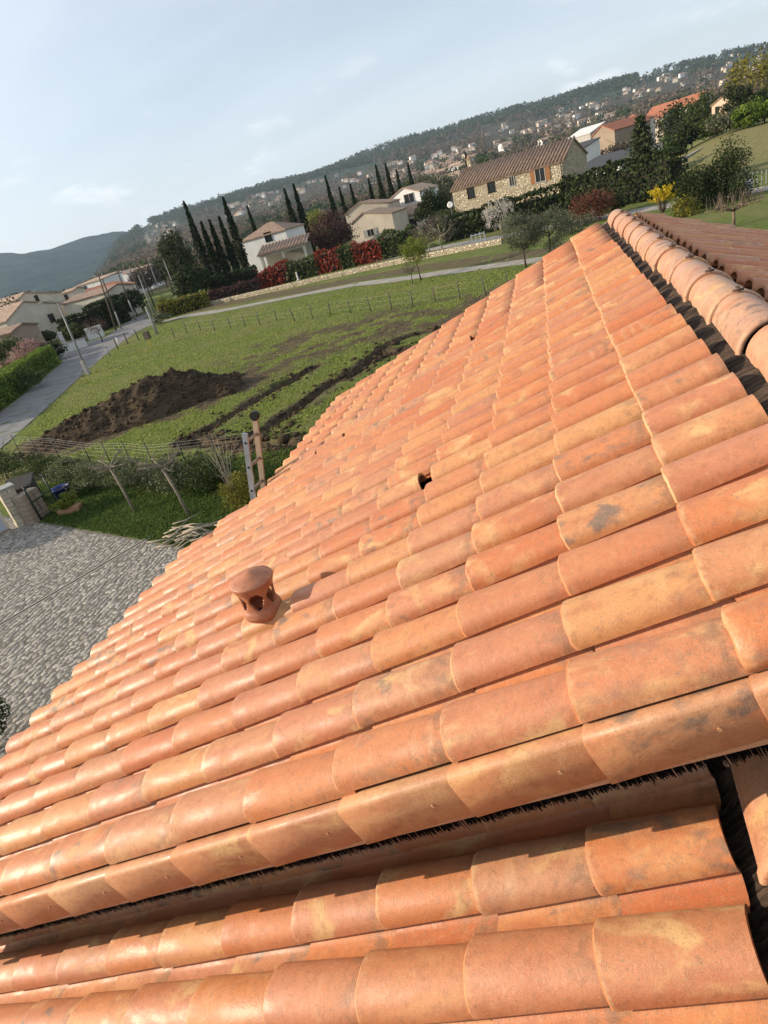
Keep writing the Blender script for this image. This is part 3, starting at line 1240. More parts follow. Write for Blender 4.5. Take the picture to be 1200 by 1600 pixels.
# wrinkled black underlay on both sides of the ridge
mb = MB()
ny = 150
us = [0.9, 0.35, 0.0, -0.20, -0.40, -0.55]
for side in (0, 1):
    vs, fs = [], []
    for i in range(ny + 1):
        y = 0.25 + (7.5 - 0.25) * i / ny
        for k, u in enumerate(us):
            nn = -0.028 + 0.013 * math.sin(i * 1.7 + k) * rng.uniform(0, 1) + (0.010 if 1 < k < 5 else 0)
            vs.append(roofpt(u, 0, nn) + BV * y if side == 0 else rr_pt(u, y, nn))
    m_ = len(us)
    for i in range(ny):
        for k in range(m_ - 1):
            f = (i * m_ + k, i * m_ + k + 1, (i + 1) * m_ + k + 1, (i + 1) * m_ + k)
            fs.append(f if side == 0 else tuple(reversed(f)))
    mb.add(vs, fs, True)
hp(mb).build('ridge_underlay', M['felt'], roof_main)


# ridge tiles
def ridge_mesh(name, seed, L=0.55, r0=0.128):
    g = np.random.default_rng(seed)
    seg = 16
    mb = MB()
    st = [(0.0, r0 + 0.006), (0.006, r0 + 0.011), (0.030, r0 + 0.010), (0.042, r0 + 0.003), (0.30, r0 - 0.005), (L, r0 - 0.012)]
    vs, fs = [], []
    for i, (y, rad) in enumerate(st):
        for k in range(seg + 1):
            th = math.pi * (1.0 - k / seg)
            e = 1.0 + 0.06 * math.sin(th)
            vs.append((rad * math.cos(th) * 0.98, y + (g.normal(0, 0.0012) if i < 2 else 0), rad * e * math.sin(th)))
    for i in range(len(st) - 1):
        for k in range(seg):
            a = i * (seg + 1) + k
            fs.append((a, a + 1, a + seg + 2, a + seg + 1))
    o = len(vs)
    for i in (0, len(st) - 1):
        for k in range(seg + 1):
            x, y, z = vs[i * (seg + 1) + k]
            vs.append((x * 0.88, y, z * 0.88 - 0.001))
    for k in range(seg):
        fs.append((k + 1, k, o + k, o + k + 1))
        fs.append((o + k, o + seg + 1 + k, o + seg + 2 + k, o + k + 1))
    rimk = o
    for i in range(len(st) - 1):
        pass
    # straight lower lips
    for sgn, k in ((0, 0), (1, seg)):
        a0, a1 = k, (len(st) - 1) * (seg + 1) + k
        fs.append((a0, a1, rimk + seg + 1 + k, rimk + k) if sgn else (a1, a0, rimk + k, rimk + seg + 1 + k))
    mb.add(vs, fs, True)
    me = mb.mesh(name)
    me.materials.append(M['ridge'])
    return me


RM = [ridge_mesh('ridge_tile', q, r0=0.121) for q in range(4)]
ridge_y = [0.20, 0.72, 1.29, 1.859, 2.40, 2.94, 3.47, 3.99, 4.48, 5.0, 5.50, 5.98, 6.45, 6.93]
RZ = ZR - 0.005


def clip_mesh(name):
    mb = MB()
    mb.tube([(0, 0.03, 0.147), (0.0, -0.006, 0.155), (0.004, -0.012, 0.140), (0.0, -0.02, 0.138)], 0.005, 5)
    mb.tube([(-0.025, -0.012, 0.142), (0.02, -0.016, 0.143)], 0.006, 5)
    me = mb.mesh(name)
    me.materials.append(M['metal_dark'])
    return me


M['metal_dark'] = m_plain('rusty_clip', (0.06, 0.035, 0.025), 0.6)
CLIP = clip_mesh('ridge_clip')
for i, y in enumerate(ridge_y):
    o = bpy.data.objects.new('ridge_tile', RM[i % 4])
    COL.objects.link(o)
    o.parent = roof_main
    o.location = (RIDGE_X - HLOC[0] + random.gauss(0, 0.004), y - HLOC[1], RZ - HLOC[2] + random.gauss(0, 0.002))
    o.rotation_euler = (R(0.9), random.gauss(0, 0.012), random.gauss(0, 0.008))
    k = bpy.data.objects.new('ridge_clip', CLIP)
    COL.objects.link(k)
    k.parent = roof_main
    k.location = o.location
LRX, LRZ = -0.215, ZR - 0.655
for y in [-3.0, -2.48, -1.96, -1.44, -0.92, -0.40, 0.12, 0.44]:
    o = bpy.data.objects.new('ridge_tile', RM[int(abs(y) * 10) % 4])
    COL.objects.link(o)
    o.parent = roof_low
    o.location = (LRX - HLOC[0], y - HLOC[1], LRZ - HLOC[2])
    o.rotation_euler = (R(0.9) if y < 0.4 else R(2.5), 0, 0)


# verge tiles along the near gable: rounded shoulder and hanging flap
def verge_mesh(name, seed, L=0.42):
    g = np.random.default_rng(seed)
    prof = [(0.016, -0.014), (-0.004, -0.006), (-0.022, -0.002), (-0.034, -0.003), (-0.042, -0.008), (-0.047, -0.018), (-0.048, -0.06), (-0.047, -0.156)]
    st = [0.0, 0.004, 0.2, L]
    mb = MB()
    vs, fs = [], []
    m_ = len(prof)
    for i, a in enumerate(st):
        t = a / L
        for j, (b, nn) in enumerate(prof):
            k = 1 - 0.10 * t if j > 3 else 1.0
            ins = 0.004 if i == 0 else 0
            vs.append((a + g.normal(0, 0.0006) - 0.010 * (j / m_) * (1 if i < 2 else 0), b * 1.0 + 0.016 * t + ins, nn * k - 0.013 * t - ins + (g.normal(0, 0.0015) if j == m_ - 1 else 0)))
    for i in range(len(st) - 1):
        for j in range(m_ - 1):
            a = i * m_ + j
            fs.append((a, a + m_, a + m_ + 1, a + 1))
    o = len(vs)
    for i in range(len(st)):
        for j in range(m_):
            x, y, z = vs[i * m_ + j]
            vs.append((x, y + (0.011 if j > 3 else 0.004), z - (0.011 if j < 5 else 0)))
    for i in range(len(st) - 1):
        for j in range(m_ - 1):
            a = o + i * m_ + j
            fs.append((a, a + 1, a + m_ + 1, a + m_))
        a, b = i * m_ + m_ - 1, o + i * m_ + m_ - 1
        fs.append((a, a + m_, b + m_, b))
    for j in range(m_ - 1):
        fs.append((j, j + 1, o + j + 1, o + j))
    mb.add(vs, [tuple(reversed(f)) for f in fs], False)
    for i, f in enumerate(mb.f):
        if len(f) == 4 and i < (len(st) - 1) * (m_ - 1):
            mb.sm[i] = True
    # nail head recess
    mb.tube([(0.27, -0.0425, -0.085), (0.27, -0.036, -0.085)], [0.0055, 0.0035], 8)
    me = mb.mesh(name)
    me.materials.append(M['verge'])
    return me


M['verge'] = m_tile('verge_terracotta', 0.5)
for q in M['verge'].node_tree.nodes:
    if q.type == 'VALTORGB':
        for e, c in zip(q.color_ramp.elements, [(0.40, 0.115, 0.045), (0.50, 0.31, 0.15), (0.41, 0.135, 0.06), (0.46, 0.29, 0.16), (0.45, 0.16, 0.065), (0.42, 0.25, 0.14), (0.37, 0.12, 0.05)]):
            e.color = (*c, 1)
VM = [verge_mesh('verge_tile', q) for q in range(4)]
for c in range(1, 14):
    place(roofpt(c if c < 13 else 13.5, 1, -0.002), ROT_L, VM[c % 4], roof_main, 'verge_tile', 0.004)
for c in range(1, 12):   # far gable, mirrored flap
    o = bpy.data.objects.new('verge_tile', VM[c % 4])
    COL.objects.link(o)
    o.parent = roof_main
    o.matrix_basis = Matrix(basis(AV, -BV, NV, roofpt(c, 30.75, -0.002) - HLOC).tolist())

# boarding under the verge flap, bristle strip, gable wall
mb = MB()
quad_slab(mb, [roofpt(13.2, 0, -0.205) + BV * 0.243, roofpt(0.0, 0, -0.205) + BV * 0.243, roofpt(0.0, 0, -0.10) + BV * 0.243, roofpt(13.2, 0, -0.10) + BV * 0.243], 0.02)
hp(mb).build('verge_board', M['ridge'], roof_main)
nb = 5200
cc = rng.uniform(0.15, 12.2, nb)
yy = rng.normal(0.275, 0.006, nb)
base_ = np.array([0, 0, ZR]) - AV * (cc * TL)[:, None] + BV * yy[:, None] + NV * -0.195
ln = rng.uniform(0.068, 0.074, nb)
clus = 0.75 + 0.35 * np.sin(cc * 9) * np.sin(cc * 23)
tip = base_ - NV * (ln * (0.9 + 0.1 * clus))[:, None] + rng.normal(0, 0.0012, (nb, 3))
wv = AV * 0.0022
Vb = np.stack([base_ - wv, base_ + wv, tip + wv * 0.5, tip - wv * 0.5], 1).reshape(-1, 3) - HLOC
ob = npmesh('bristle', Vb, np.arange(4 * nb).reshape(nb, 4), M['brush'], roof_main)
stuff(ob)
mb = MB()
quad_slab(mb, [roofpt(12.4, 0, -0.262) + BV * 0.30, roofpt(0.05, 0, -0.262) + BV * 0.30, roofpt(0.05, 0, -0.19) + BV * 0.30, roofpt(12.4, 0, -0.19) + BV * 0.30], 0.02)
hp(mb).build('bristle_strip', M['brush'], roof_main)

# lower roof deck and felt
mb = MB()
p0 = LOW_O - NV * 0.03


def lowpt(u, y, n=0.0):
    return np.array([LOW_O[0], 0, LOW_O[2]]) - AV * u + BV * y + NV * n


quad_slab(mb, [lowpt(3.9, -3.2, -0.06), lowpt(-0.30, -3.2, -0.06), lowpt(-0.30, 0.95, -0.06), lowpt(3.9, 0.95, -0.06)], 0.05)
hp(mb).build('roof_deck', M['deck'], roof_low)
mb = MB()
vs, fs = [], []
us = [-0.22, -0.30, -0.345, -0.39, -0.46, -0.55, -0.68]
for i in range(131):
    y = -3.2 + 3.9 * i / 130
    for k, u in enumerate(us):
        vs.append(lowpt(u, y, (-0.065 if k < 3 else -0.03) + 0.010 * math.sin(i * 2.1) * rng.uniform(0.2, 1)))
for i in range(130):
    for k in range(len(us) - 1):
        a = i * len(us) + k
        fs.append((a, a + 1, a + len(us) + 1, a + len(us)))
mb.add(vs, fs, True)
hp(mb).build('ridge_underlay', M['felt'], roof_low)
mb = MB()
quad_slab(mb, [(0.20, -3.2, LRZ - 0.02), (1.9, -3.2, LRZ - 0.75), (1.9, 0.6, LRZ - 0.75), (0.20, 0.6, LRZ - 0.02)][::-1], 0.05)
quad_slab(mb, [(-0.34, -3.2, LRZ - 0.115), (0.2, -3.2, LRZ - 0.03), (0.2, 0.6, LRZ - 0.03), (-0.34, 0.6, LRZ - 0.115)], 0.03)
hp(mb).build('roof_slope', M['felt'], roof_low)

# walls
wl = bpy.data.objects.new('walls', None)


def wall_prism(mb, foot, top):
    """vertical wall solid from footprint polygon (x, y) up to per-corner heights"""
    n_ = len(foot)
    vs = [(x, y, -0.05) for x, y in foot] + [(x, y, z) for (x, y), z in zip(foot, top)]
    fs = [tuple(range(n_ - 1, -1, -1)), tuple(range(n_, 2 * n_))]
    for i in range(n_):
        j = (i + 1) % n_
        fs.append((i, j, n_ + j, n_ + i))
    mb.add(vs, fs)


bpy.data.objects.remove(wl)
zr_ = lambda x: ZR + (x if x < RIDGE_X else 2 * RIDGE_X - x) * math.tan(SL) - 0.12
mb = MB()
foot = [(-4.2, 0.62), (RIDGE_X, 0.62), (4.0, 0.62), (4.0, 7.3), (RIDGE_X, 7.3), (-3.4, 7.3), (-3.4, 4.45), (-4.2, 4.45)]
wall_prism(mb, foot, [zr_(x) for x, y in foot])
hp(mb).build('wall', M['render'], house)
zl_ = lambda x: LOW_O[2] + (min(x, 2 * LRX - x) - LOW_O[0]) * math.tan(SL) - 0.12
mb = MB()
foot = [(-3.35, -3.0), (LRX, -3.0), (1.8, -3.0), (1.8, 0.6), (LRX, 0.6), (-3.35, 0.6)]
wall_prism(mb, foot, [zl_(x) for x, y in foot])
hp(mb).build('wall', M['render'], house)
# gutter along both stretches of the eave
mb = MB()
for (c, y0, y1) in ((13.6, 0.25, 4.3), (11.1, 4.45, 7.6)):
    e = roofpt(c + 0.12, 0, -0.07)
    vs, fs = [], []
    for y in (y0, y1):
        for k in range(9):
            a = math.pi + math.pi * k / 8
            vs.append((e[0] + 0.065 * math.cos(a), y, e[2] + 0.065 * math.sin(a)))
    for k in range(8):
        fs.append((k, k + 1, k + 10, k + 9))
    mb.add(vs, fs, True)
hp(mb).build('gutter', M['ridge'], house)

# terracotta roof vent (lantern) standing on the sixth row
VB = np.array([-2.275, 1.555, ZR - 0.895])
M['vent'] = m_tile('vent_terracotta', 0.5)
n = NT('vent_clay')
co = n.coords()
v = n.noise(co, 11, 4, 0.6)
c_ = n.mix(n.ramp(v, 0.3, 0.7), (0.30, 0.105, 0.05), (0.44, 0.175, 0.085))
c_ = n.mix(n.math('MULTIPLY', n.ramp(n.noise(co, 130, 2), 0.58, 0.7), 0.4), c_, (0.16, 0.07, 0.035))
M['vent'] = n.done(c_, 0.52, n.bump(n.noise(co, 60, 4), 0.3, 0.004), 0.45)
vent = thing('roof_vent', VB, 'round terracotta roof vent with pierced sides and flat conical cap', 'roof vent')
hole_z, holes = 0.172, [math.radians(a) for a in (-66, -126, -6, 54, 114, 174)]
mb = MB()
prof = [(0.062, -0.06), (0.062, 0.025), (0.082, 0.035), (0.102, 0.052), (0.108, 0.070), (0.103, 0.088), (0.094, 0.102), (0.091, 0.116), (0.091, 0.128), (0.092, 0.140), (0.093, 0.152), (0.095, 0.164), (0.097, 0.176), (0.100, 0.188), (0.104, 0.200), (0.110, 0.214), (0.116, 0.226)]
prof = [(r_, z * 1.14 if z > 0 else z) for r_, z in prof]
zq = np.concatenate([[-0.06, 0.025], np.linspace(0.03, 0.2576, 56)])
prof = [(float(np.interp(z, [p_[1] for p_ in prof], [p_[0] for p_ in prof])), float(z)) for z in zq]
seg = 96
vs, fs = [], []
for r_, z in prof:
    for k in range(seg):
        a = 2 * math.pi * k / seg
        vs.append((r_ * math.cos(a), r_ * math.sin(a), z))
zs = [p_[1] for p_ in prof]
for i in range(len(prof) - 1):
    zc = (zs[i] + zs[i + 1]) / 2
    for k in range(seg):
        a = 2 * math.pi * (k + 0.5) / seg
        cut = any(((((a - h + math.pi) % (2 * math.pi)) - math.pi) / (0.44 - 2.0 * abs(zc - 0.188))) ** 2 + ((zc - hole_z) / 0.050) ** 2 < 1 for h in holes)
        if not cut:
            k2 = (k + 1) % seg
            fs.append((i * seg + k, i * seg + k2, (i + 1) * seg + k2, (i + 1) * seg + k))
mb.add(vs, fs, True)
body = mb.build('body', M['vent'], vent)
sd = body.modifiers.new('thick', 'SOLIDIFY')
sd.thickness = 0.012
sd.offset = -1
MB().lathe((0, 0, 0), [(0.0, 0.05), (0.058, 0.05)], 24).build('pipe_shade_disc', M['void'], vent)  # flat near-black disc; the shade down the pipe is put into its colour
MB().lathe((0, 0, 0), [(0.0, 0.252), (0.096, 0.252), (0.114, 0.256), (0.119, 0.263), (0.114, 0.271), (0.086, 0.282), (0.055, 0.294), (0.028, 0.306), (0.012, 0.312), (0.0, 0.313)], 40).build('cap', M['vent'], vent)
# ================================================================== materials for the background
M['bark'] = m_plain('grey_brown_bark', (0.10, 0.078, 0.056), 0.95, 0.3, 8, 0.6, 0.1)
M['shoot'] = m_plain('brown_pruned_shoots', (0.17, 0.125, 0.088), 0.9, 0.25, 8, 0.4, 0.1)
M['fruitbark'] = m_plain('grey_fruit_bark', (0.20, 0.17, 0.13), 0.9, 0.25, 8, 0.4, 0.1)
M['palebark'] = m_plain('pale_pruned_bark', (0.34, 0.29, 0.22), 0.9, 0.25, 8, 0.4, 0.1)
M['cypress'] = m_leaf('cypress_leaf', [(0.006, 0.012, 0.005), (0.015, 0.026, 0.010), (0.030, 0.044, 0.016)], 0.8, 0.1, 0.05)
M['cedar'] = m_leaf('conifer_leaf', [(0.024, 0.034, 0.016), (0.056, 0.070, 0.032), (0.105, 0.118, 0.056)], 0.7, 0.2, 0.08)
M['evergreen'] = m_leaf('dark_hedge_leaf', [(0.012, 0.020, 0.007), (0.028, 0.042, 0.014), (0.062, 0.082, 0.028)], 0.7, 0.15, 0.08)
M['brighthedge'] = m_leaf('bright_hedge_leaf', [(0.060, 0.095, 0.014), (0.130, 0.190, 0.028), (0.210, 0.280, 0.048)], 0.6, 0.35, 0.1)
M['midgreen'] = m_leaf('mid_green_leaf', [(0.025, 0.042, 0.012), (0.055, 0.080, 0.022), (0.105, 0.130, 0.040)], 0.6, 0.25)
M['olive'] = m_leaf('olive_leaf', [(0.055, 0.060, 0.036), (0.110, 0.115, 0.068), (0.175, 0.175, 0.105)], 0.6, 0.2, 0.2)
M['photinia'] = m_leaf('red_photinia_leaf', [(0.070, 0.030, 0.014), (0.22, 0.030, 0.018), (0.42, 0.070, 0.035)], 0.5, 0.3)
M['rusty'] = m_leaf('rust_brown_leaf', [(0.060, 0.024, 0.016), (0.135, 0.048, 0.030), (0.200, 0.080, 0.045)], 0.7, 0.25)
M['purple'] = m_leaf('dull_purple_twig', [(0.050, 0.026, 0.024), (0.095, 0.045, 0.040), (0.150, 0.080, 0.065)], 0.8, 0.2)
M['yellow'] = m_leaf('yellow_blossom', [(0.34, 0.25, 0.010), (0.62, 0.46, 0.02), (0.75, 0.60, 0.05)], 0.6, 0.35)
M['lime'] = m_leaf('spring_lime_leaf', [(0.090, 0.110, 0.018), (0.175, 0.200, 0.032), (0.270, 0.290, 0.055)], 0.6, 0.35)
M['blossom'] = m_leaf('white_blossom', [(0.30, 0.26, 0.22), (0.52, 0.48, 0.43), (0.72, 0.69, 0.64)], 0.7, 0.3)
M['pinkbl'] = m_leaf('pink_blossom', [(0.22, 0.12, 0.11), (0.34, 0.20, 0.18), (0.42, 0.28, 0.25)], 0.7, 0.3)
M['twig'] = m_leaf('bare_twig_haze', [(0.060, 0.050, 0.040), (0.115, 0.095, 0.075), (0.180, 0.150, 0.118)], 0.9, 0.1, 0.0)
M['vari'] = m_leaf('variegated_leaf', [(0.030, 0.045, 0.016), (0.085, 0.105, 0.040), (0.34, 0.34, 0.20)], 0.6, 0.25)
M['gold'] = m_leaf('golden_shrub_leaf', [(0.070, 0.070, 0.012), (0.165, 0.150, 0.020), (0.260, 0.230, 0.040)], 0.55, 0.25)
M['pale_wall'] = m_plain('cream_render', (0.55, 0.49, 0.40), 0.9, 0.10, 0.5)
M['white_wall'] = m_plain('white_render', (0.66, 0.65, 0.63), 0.85, 0.06, 0.5)
M['beige_wall'] = m_plain('beige_render', (0.46, 0.40, 0.32), 0.9, 0.12, 0.4)
M['pink_wall'] = m_plain('pinkish_render', (0.52, 0.37, 0.28), 0.9, 0.1, 0.5)
M['brown_wall'] = m_plain('ochre_render', (0.30, 0.23, 0.17), 0.9, 0.1, 0.5)
M['redroof'] = m_plain('red_tile_roof', (0.36, 0.135, 0.075), 0.85, 0.22, 1.5)
M['oldroof'] = m_plain('old_mixed_tile_roof', (0.255, 0.175, 0.125), 0.9, 0.3, 2.0)
M['paleroof'] = m_plain('pale_tile_roof', (0.36, 0.25, 0.18), 0.9, 0.25, 2.0)
M['darkroof'] = m_plain('dark_grey_roof', (0.050, 0.050, 0.052), 0.7, 0.1, 2.0)
M['pane'] = m_plain('window_glass', (0.020, 0.024, 0.028), 0.08, spec=0.6)
M['frame'] = m_plain('white_window_frame', (0.36, 0.34, 0.31), 0.6)
M['woodshut'] = m_plain('varnished_wood', (0.26, 0.115, 0.042), 0.5, 0.15, 10)
M['blueshut'] = m_plain('grey_shutter', (0.24, 0.24, 0.235), 0.6)
M['concrete'] = m_plain('weathered_concrete', (0.30, 0.29, 0.27), 0.9, 0.15, 4, 0.3)
M['polewood'] = m_plain('creosoted_pole', (0.10, 0.080, 0.062), 0.9, 0.2, 8)
M['greypole'] = m_plain('grey_steel_pole', (0.22, 0.22, 0.21), 0.5, 0.1, 8)
M['gatepanel'] = m_plain('pale_grey_blue_panel', (0.42, 0.46, 0.52), 0.5, 0.05)
M['gold_paint'] = m_plain('yellow_post_paint', (0.45, 0.30, 0.03), 0.6)
M['rubble_pale'] = m_plain('pale_cut_stone', (0.46, 0.40, 0.30), 0.9, 0.25, 5, 0.5)
M['white'] = m_plain('white_paint', (0.62, 0.60, 0.57), 0.6, 0.05)
M['green_metal'] = m_plain('dark_green_metal', (0.010, 0.024, 0.016), 0.5)
M['wire'] = m_plain('galvanised_wire', (0.36, 0.36, 0.34), 0.45, metal=0.5)
M['blue'] = m_plain('blue_plastic', (0.012, 0.030, 0.16), 0.4)
M['darkwood'] = m_plain('dark_weathered_wood', (0.040, 0.034, 0.030), 0.9, 0.2, 6)
M['terracotta'] = m_plain('pot_terracotta', (0.34, 0.19, 0.11), 0.85)
M['asphalt_black'] = m_plain('black_plastic', (0.012, 0.012, 0.012), 0.4)
n = NT('rubble_stone_wall')
co = n.coords()
v = n.vor(n.mapping(co, (2.6, 2.6, 3.6)), 1.0)
e_ = n.vor(n.mapping(co, (2.6, 2.6, 3.6)), 1.0, 'DISTANCE_TO_EDGE')
hs_ = n.n('ShaderNodeSeparateColor')
n.put(hs_.inputs[0], v.outputs['Color'])
c_ = n.cramp(hs_.outputs[0], [(0, (0.38, 0.30, 0.20)), (0.5, (0.52, 0.43, 0.30)), (1, (0.62, 0.53, 0.38))])
c_ = n.mix(n.ramp(e_.outputs['Distance'], 0.10, 0.02), c_, (0.40, 0.35, 0.27))
M['rubble'] = n.done(c_, 0.95, n.bump(n.ramp(e_.outputs['Distance'], 0.0, 0.2), 1.0, 0.12), 0.1)
n = NT('earth_clods')
co = n.coords()
v1, v2 = n.noise(co, 1.1, 5, 0.7), n.noise(co, 7, 4, 0.7)
c_ = n.mix(n.ramp(v1, 0.3, 0.7), (0.030, 0.020, 0.012), (0.080, 0.056, 0.033))
c_ = n.mix(n.math('MULTIPLY', n.ramp(v2, 0.5, 0.7), 0.5), c_, (0.115, 0.086, 0.056))
M['soil'] = n.done(c_, 0.95, n.bump(v2, 0.9, 0.08), 0.1)


# ================================================================== trees and shrubs
def limbs(mb, base, h, r0, nb, spread, crown_lo=0.35, lean=0.0, seg=6, upb=0.6):
    """tapered trunk and limbs; returns tips"""
    base = np.asarray(base, float)
    ln = np.array([rng.normal(0, 0.06) + lean, rng.normal(0, 0.06), 1.0])
    trunk = [base + ln * h * t + np.array([rng.normal(0, 0.015), rng.normal(0, 0.015), 0]) * h * (t > 0) for t in (-0.02, 0.15, 0.32, 0.5, 0.72)]
    mb.tube(trunk, [r0 * 1.2, r0 * 0.9, r0 * 0.75, r0 * 0.5, r0 * 0.25], seg)
    tips = []
    for i in range(nb):
        t = rng.uniform(crown_lo, 0.68)
        k = np.interp(t, [0.15, 0.32, 0.5, 0.72], [1, 2, 3, 4])
        a_, b_ = trunk[int(k)], trunk[min(int(k) + 1, 4)]
        s0 = a_ + (b_ - a_) * (k - int(k))
        an = 2 * math.pi * (i + rng.uniform(-0.3, 0.3)) / nb
        l_ = spread * rng.uniform(0.6, 1.0)
        e = s0 + np.array([math.cos(an) * l_, math.sin(an) * l_, l_ * upb * rng.uniform(0.6, 1.4)])
        mid = (s0 + e) / 2 + np.array([0, 0, -0.06 * l_])
        mb.tube([s0, mid, e], [r0 * 0.42, r0 * 0.28, r0 * 0.12], 5)
        tips.append(e)
        for q in range(2):
            d_ = unit(e - mid + rng.normal(0, 0.45, 3) * l_ * 0.5) * l_ * 0.5
            mb.tube([mid + (e - mid) * 0.5, e + d_], [r0 * 0.16, r0 * 0.05], 4, cap=False)
            tips.append(e + d_)
    return tips


def tree(name, base, h, rad, label, cat, leaf, nl, ls, nclump=26, cr=0.4, trunk_r=None, bark='bark', ctr=0.62, group=None, nb=7, flat=1.0, shell=0.75, up=0.3):
    base = np.asarray(base, float)
    t = thing(name, base, label, cat, group)
    mb = MB()
    limbs(mb, (0, 0, 0), h, trunk_r or h * 0.022, nb, rad[0] * 0.75)
    mb.build('trunk', M[bark], t)
    nl = int(nl * 1.7)
    ls = ls * 0.9
    P = clump_points((0, 0, h * ctr), (rad[0], rad[1], rad[2]), nl, nclump, cr, shell, flat)
    P = P[P[:, 2] > 0.05 * h]
    V_, F_ = cards(P, ls, 1.4, up)
    npmesh('crown', V_, F_, M[leaf], t)
    return t


def cypress(base, h, w, label):
    t = thing('cypress_tree', base, label, 'cypress', 'dark columnar cypresses behind the houses')
    mb = MB()
    mb.tube([(0, 0, -0.1), (0, 0, h * 0.5), (0, 0, h * 0.9)], [w * 0.16, w * 0.1, 0.02], 6)
    mb.build('trunk', M['bark'], t)
    n_ = int(1500)
    zz_ = rng.uniform(0.03, 1.0, n_) ** 0.9
    prof = np.interp(zz_, [0, 0.12, 0.45, 0.8, 1.0], [0.55, 0.9, 0.95, 0.5, 0.03]) * w / 2
    a = rng.uniform(0, 2 * math.pi, n_)
    bumpy = 0.85 + 0.25 * np.sin(a * 3 + zz_ * 17) * np.sin(zz_ * 31 + a)
    rr_ = prof * np.sqrt(rng.uniform(0.25, 1, n_)) * bumpy
    P = np.stack([rr_ * np.cos(a), rr_ * np.sin(a), zz_ * h], 1)
    N_ = np.stack([np.cos(a), np.sin(a), 0.4 + 0 * a], 1) * 1.2
    V_, F_ = cards(P, 0.40, 1.3, 0.0, N_)
    npmesh('crown', V_, F_, M['cypress'], t)
    return t


def hedge(name, p0, p1, th, h, label, leaf, ls, dens=1.0, cat='hedge', group=None, wob=0.12, top=None, h1=None):
    """clipped or loose hedge between two plan points: dark core plus a skin of leaves"""
    p0, p1 = np.asarray(p0, float), np.asarray(p1, float)
    c = (p0 + p1) / 2
    L_ = np.linalg.norm(p1[:2] - p0[:2])
    h1 = h if h1 is None else h1
    ang = math.atan2(p1[1] - p0[1], p1[0] - p0[0])
    t = thing(name, (c[0], c[1], min(p0[2], p1[2])), label, cat, group, ang)
    area = L_ * h * 2 + L_ * th + th * h * 2
    n_ = int(area / (ls * ls) * 1.7 * dens)
    s = rng.uniform(-0.5, 0.5, n_)
    k = rng.random(n_)
    hs_ = (h + (h1 - h) * (s + 0.5)) * (1 + wob * (vnoise(s * L_ / 1.3 + 31 + p0[0], 0 * s + 3.3, 3) - 0.5) * 2)
    side = np.where(k < 0.38, -1.0, np.where(k < 0.66, 1.0, rng.uniform(-1, 1, n_)))
    z = np.where(k < 0.66, rng.uniform(0.02, 1, n_), 1.0) * hs_
    thk = th * (1 + wob * (vnoise(s * L_ / 0.9 + 5, z * 1.2 + 8 + p0[1], 3) - 0.5) * 2.2)
    rnd_ = np.where(z > hs_ * 0.85, 0.93, 1.0)
    y = side * thk / 2 * rnd_
    x = s * L_
    e = rng.random(n_) < (2 * th * h / area)
    x = np.where(e, np.sign(s) * L_ / 2, x)
    y = np.where(e, rng.uniform(-0.5, 0.5, n_) * th, y)
    z = np.where(e, rng.uniform(0.02, 1, n_) * hs_, z)
    P = np.stack([x, y, z], 1) + rng.normal(0, ls * 0.35, (n_, 3))
    P[:, 2] = np.maximum(P[:, 2], 0.02)
    N_ = np.stack([0 * x, side * (k < 0.66), 1.0 * (k >= 0.66)], 1)
    V_, F_ = cards(P, ls * 1.25, 1.4, 0.2, N_)
    npmesh('foliage', V_, F_, M[leaf], t)
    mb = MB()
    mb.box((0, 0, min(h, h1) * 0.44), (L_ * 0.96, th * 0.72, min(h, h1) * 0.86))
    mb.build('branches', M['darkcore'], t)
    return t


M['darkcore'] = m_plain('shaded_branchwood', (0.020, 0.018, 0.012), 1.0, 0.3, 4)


# ================================================================== houses
def wall_uv(o, ex, px, py):
    """photo pixel -> (along facade, height) on the vertical facade through o along ex"""
    nrm = np.array([-ex[1], ex[0], 0])
    d = ray(px, py)
    t = ((o - CAM) @ nrm) / (d @ nrm)
    p = CAM + d * t
    return float((p - o) @ ex), float(p[2])


def roof_slab(mb, a, b, c, d, th=0.16):
    quad_slab(mb, [a, b, c, d], th)


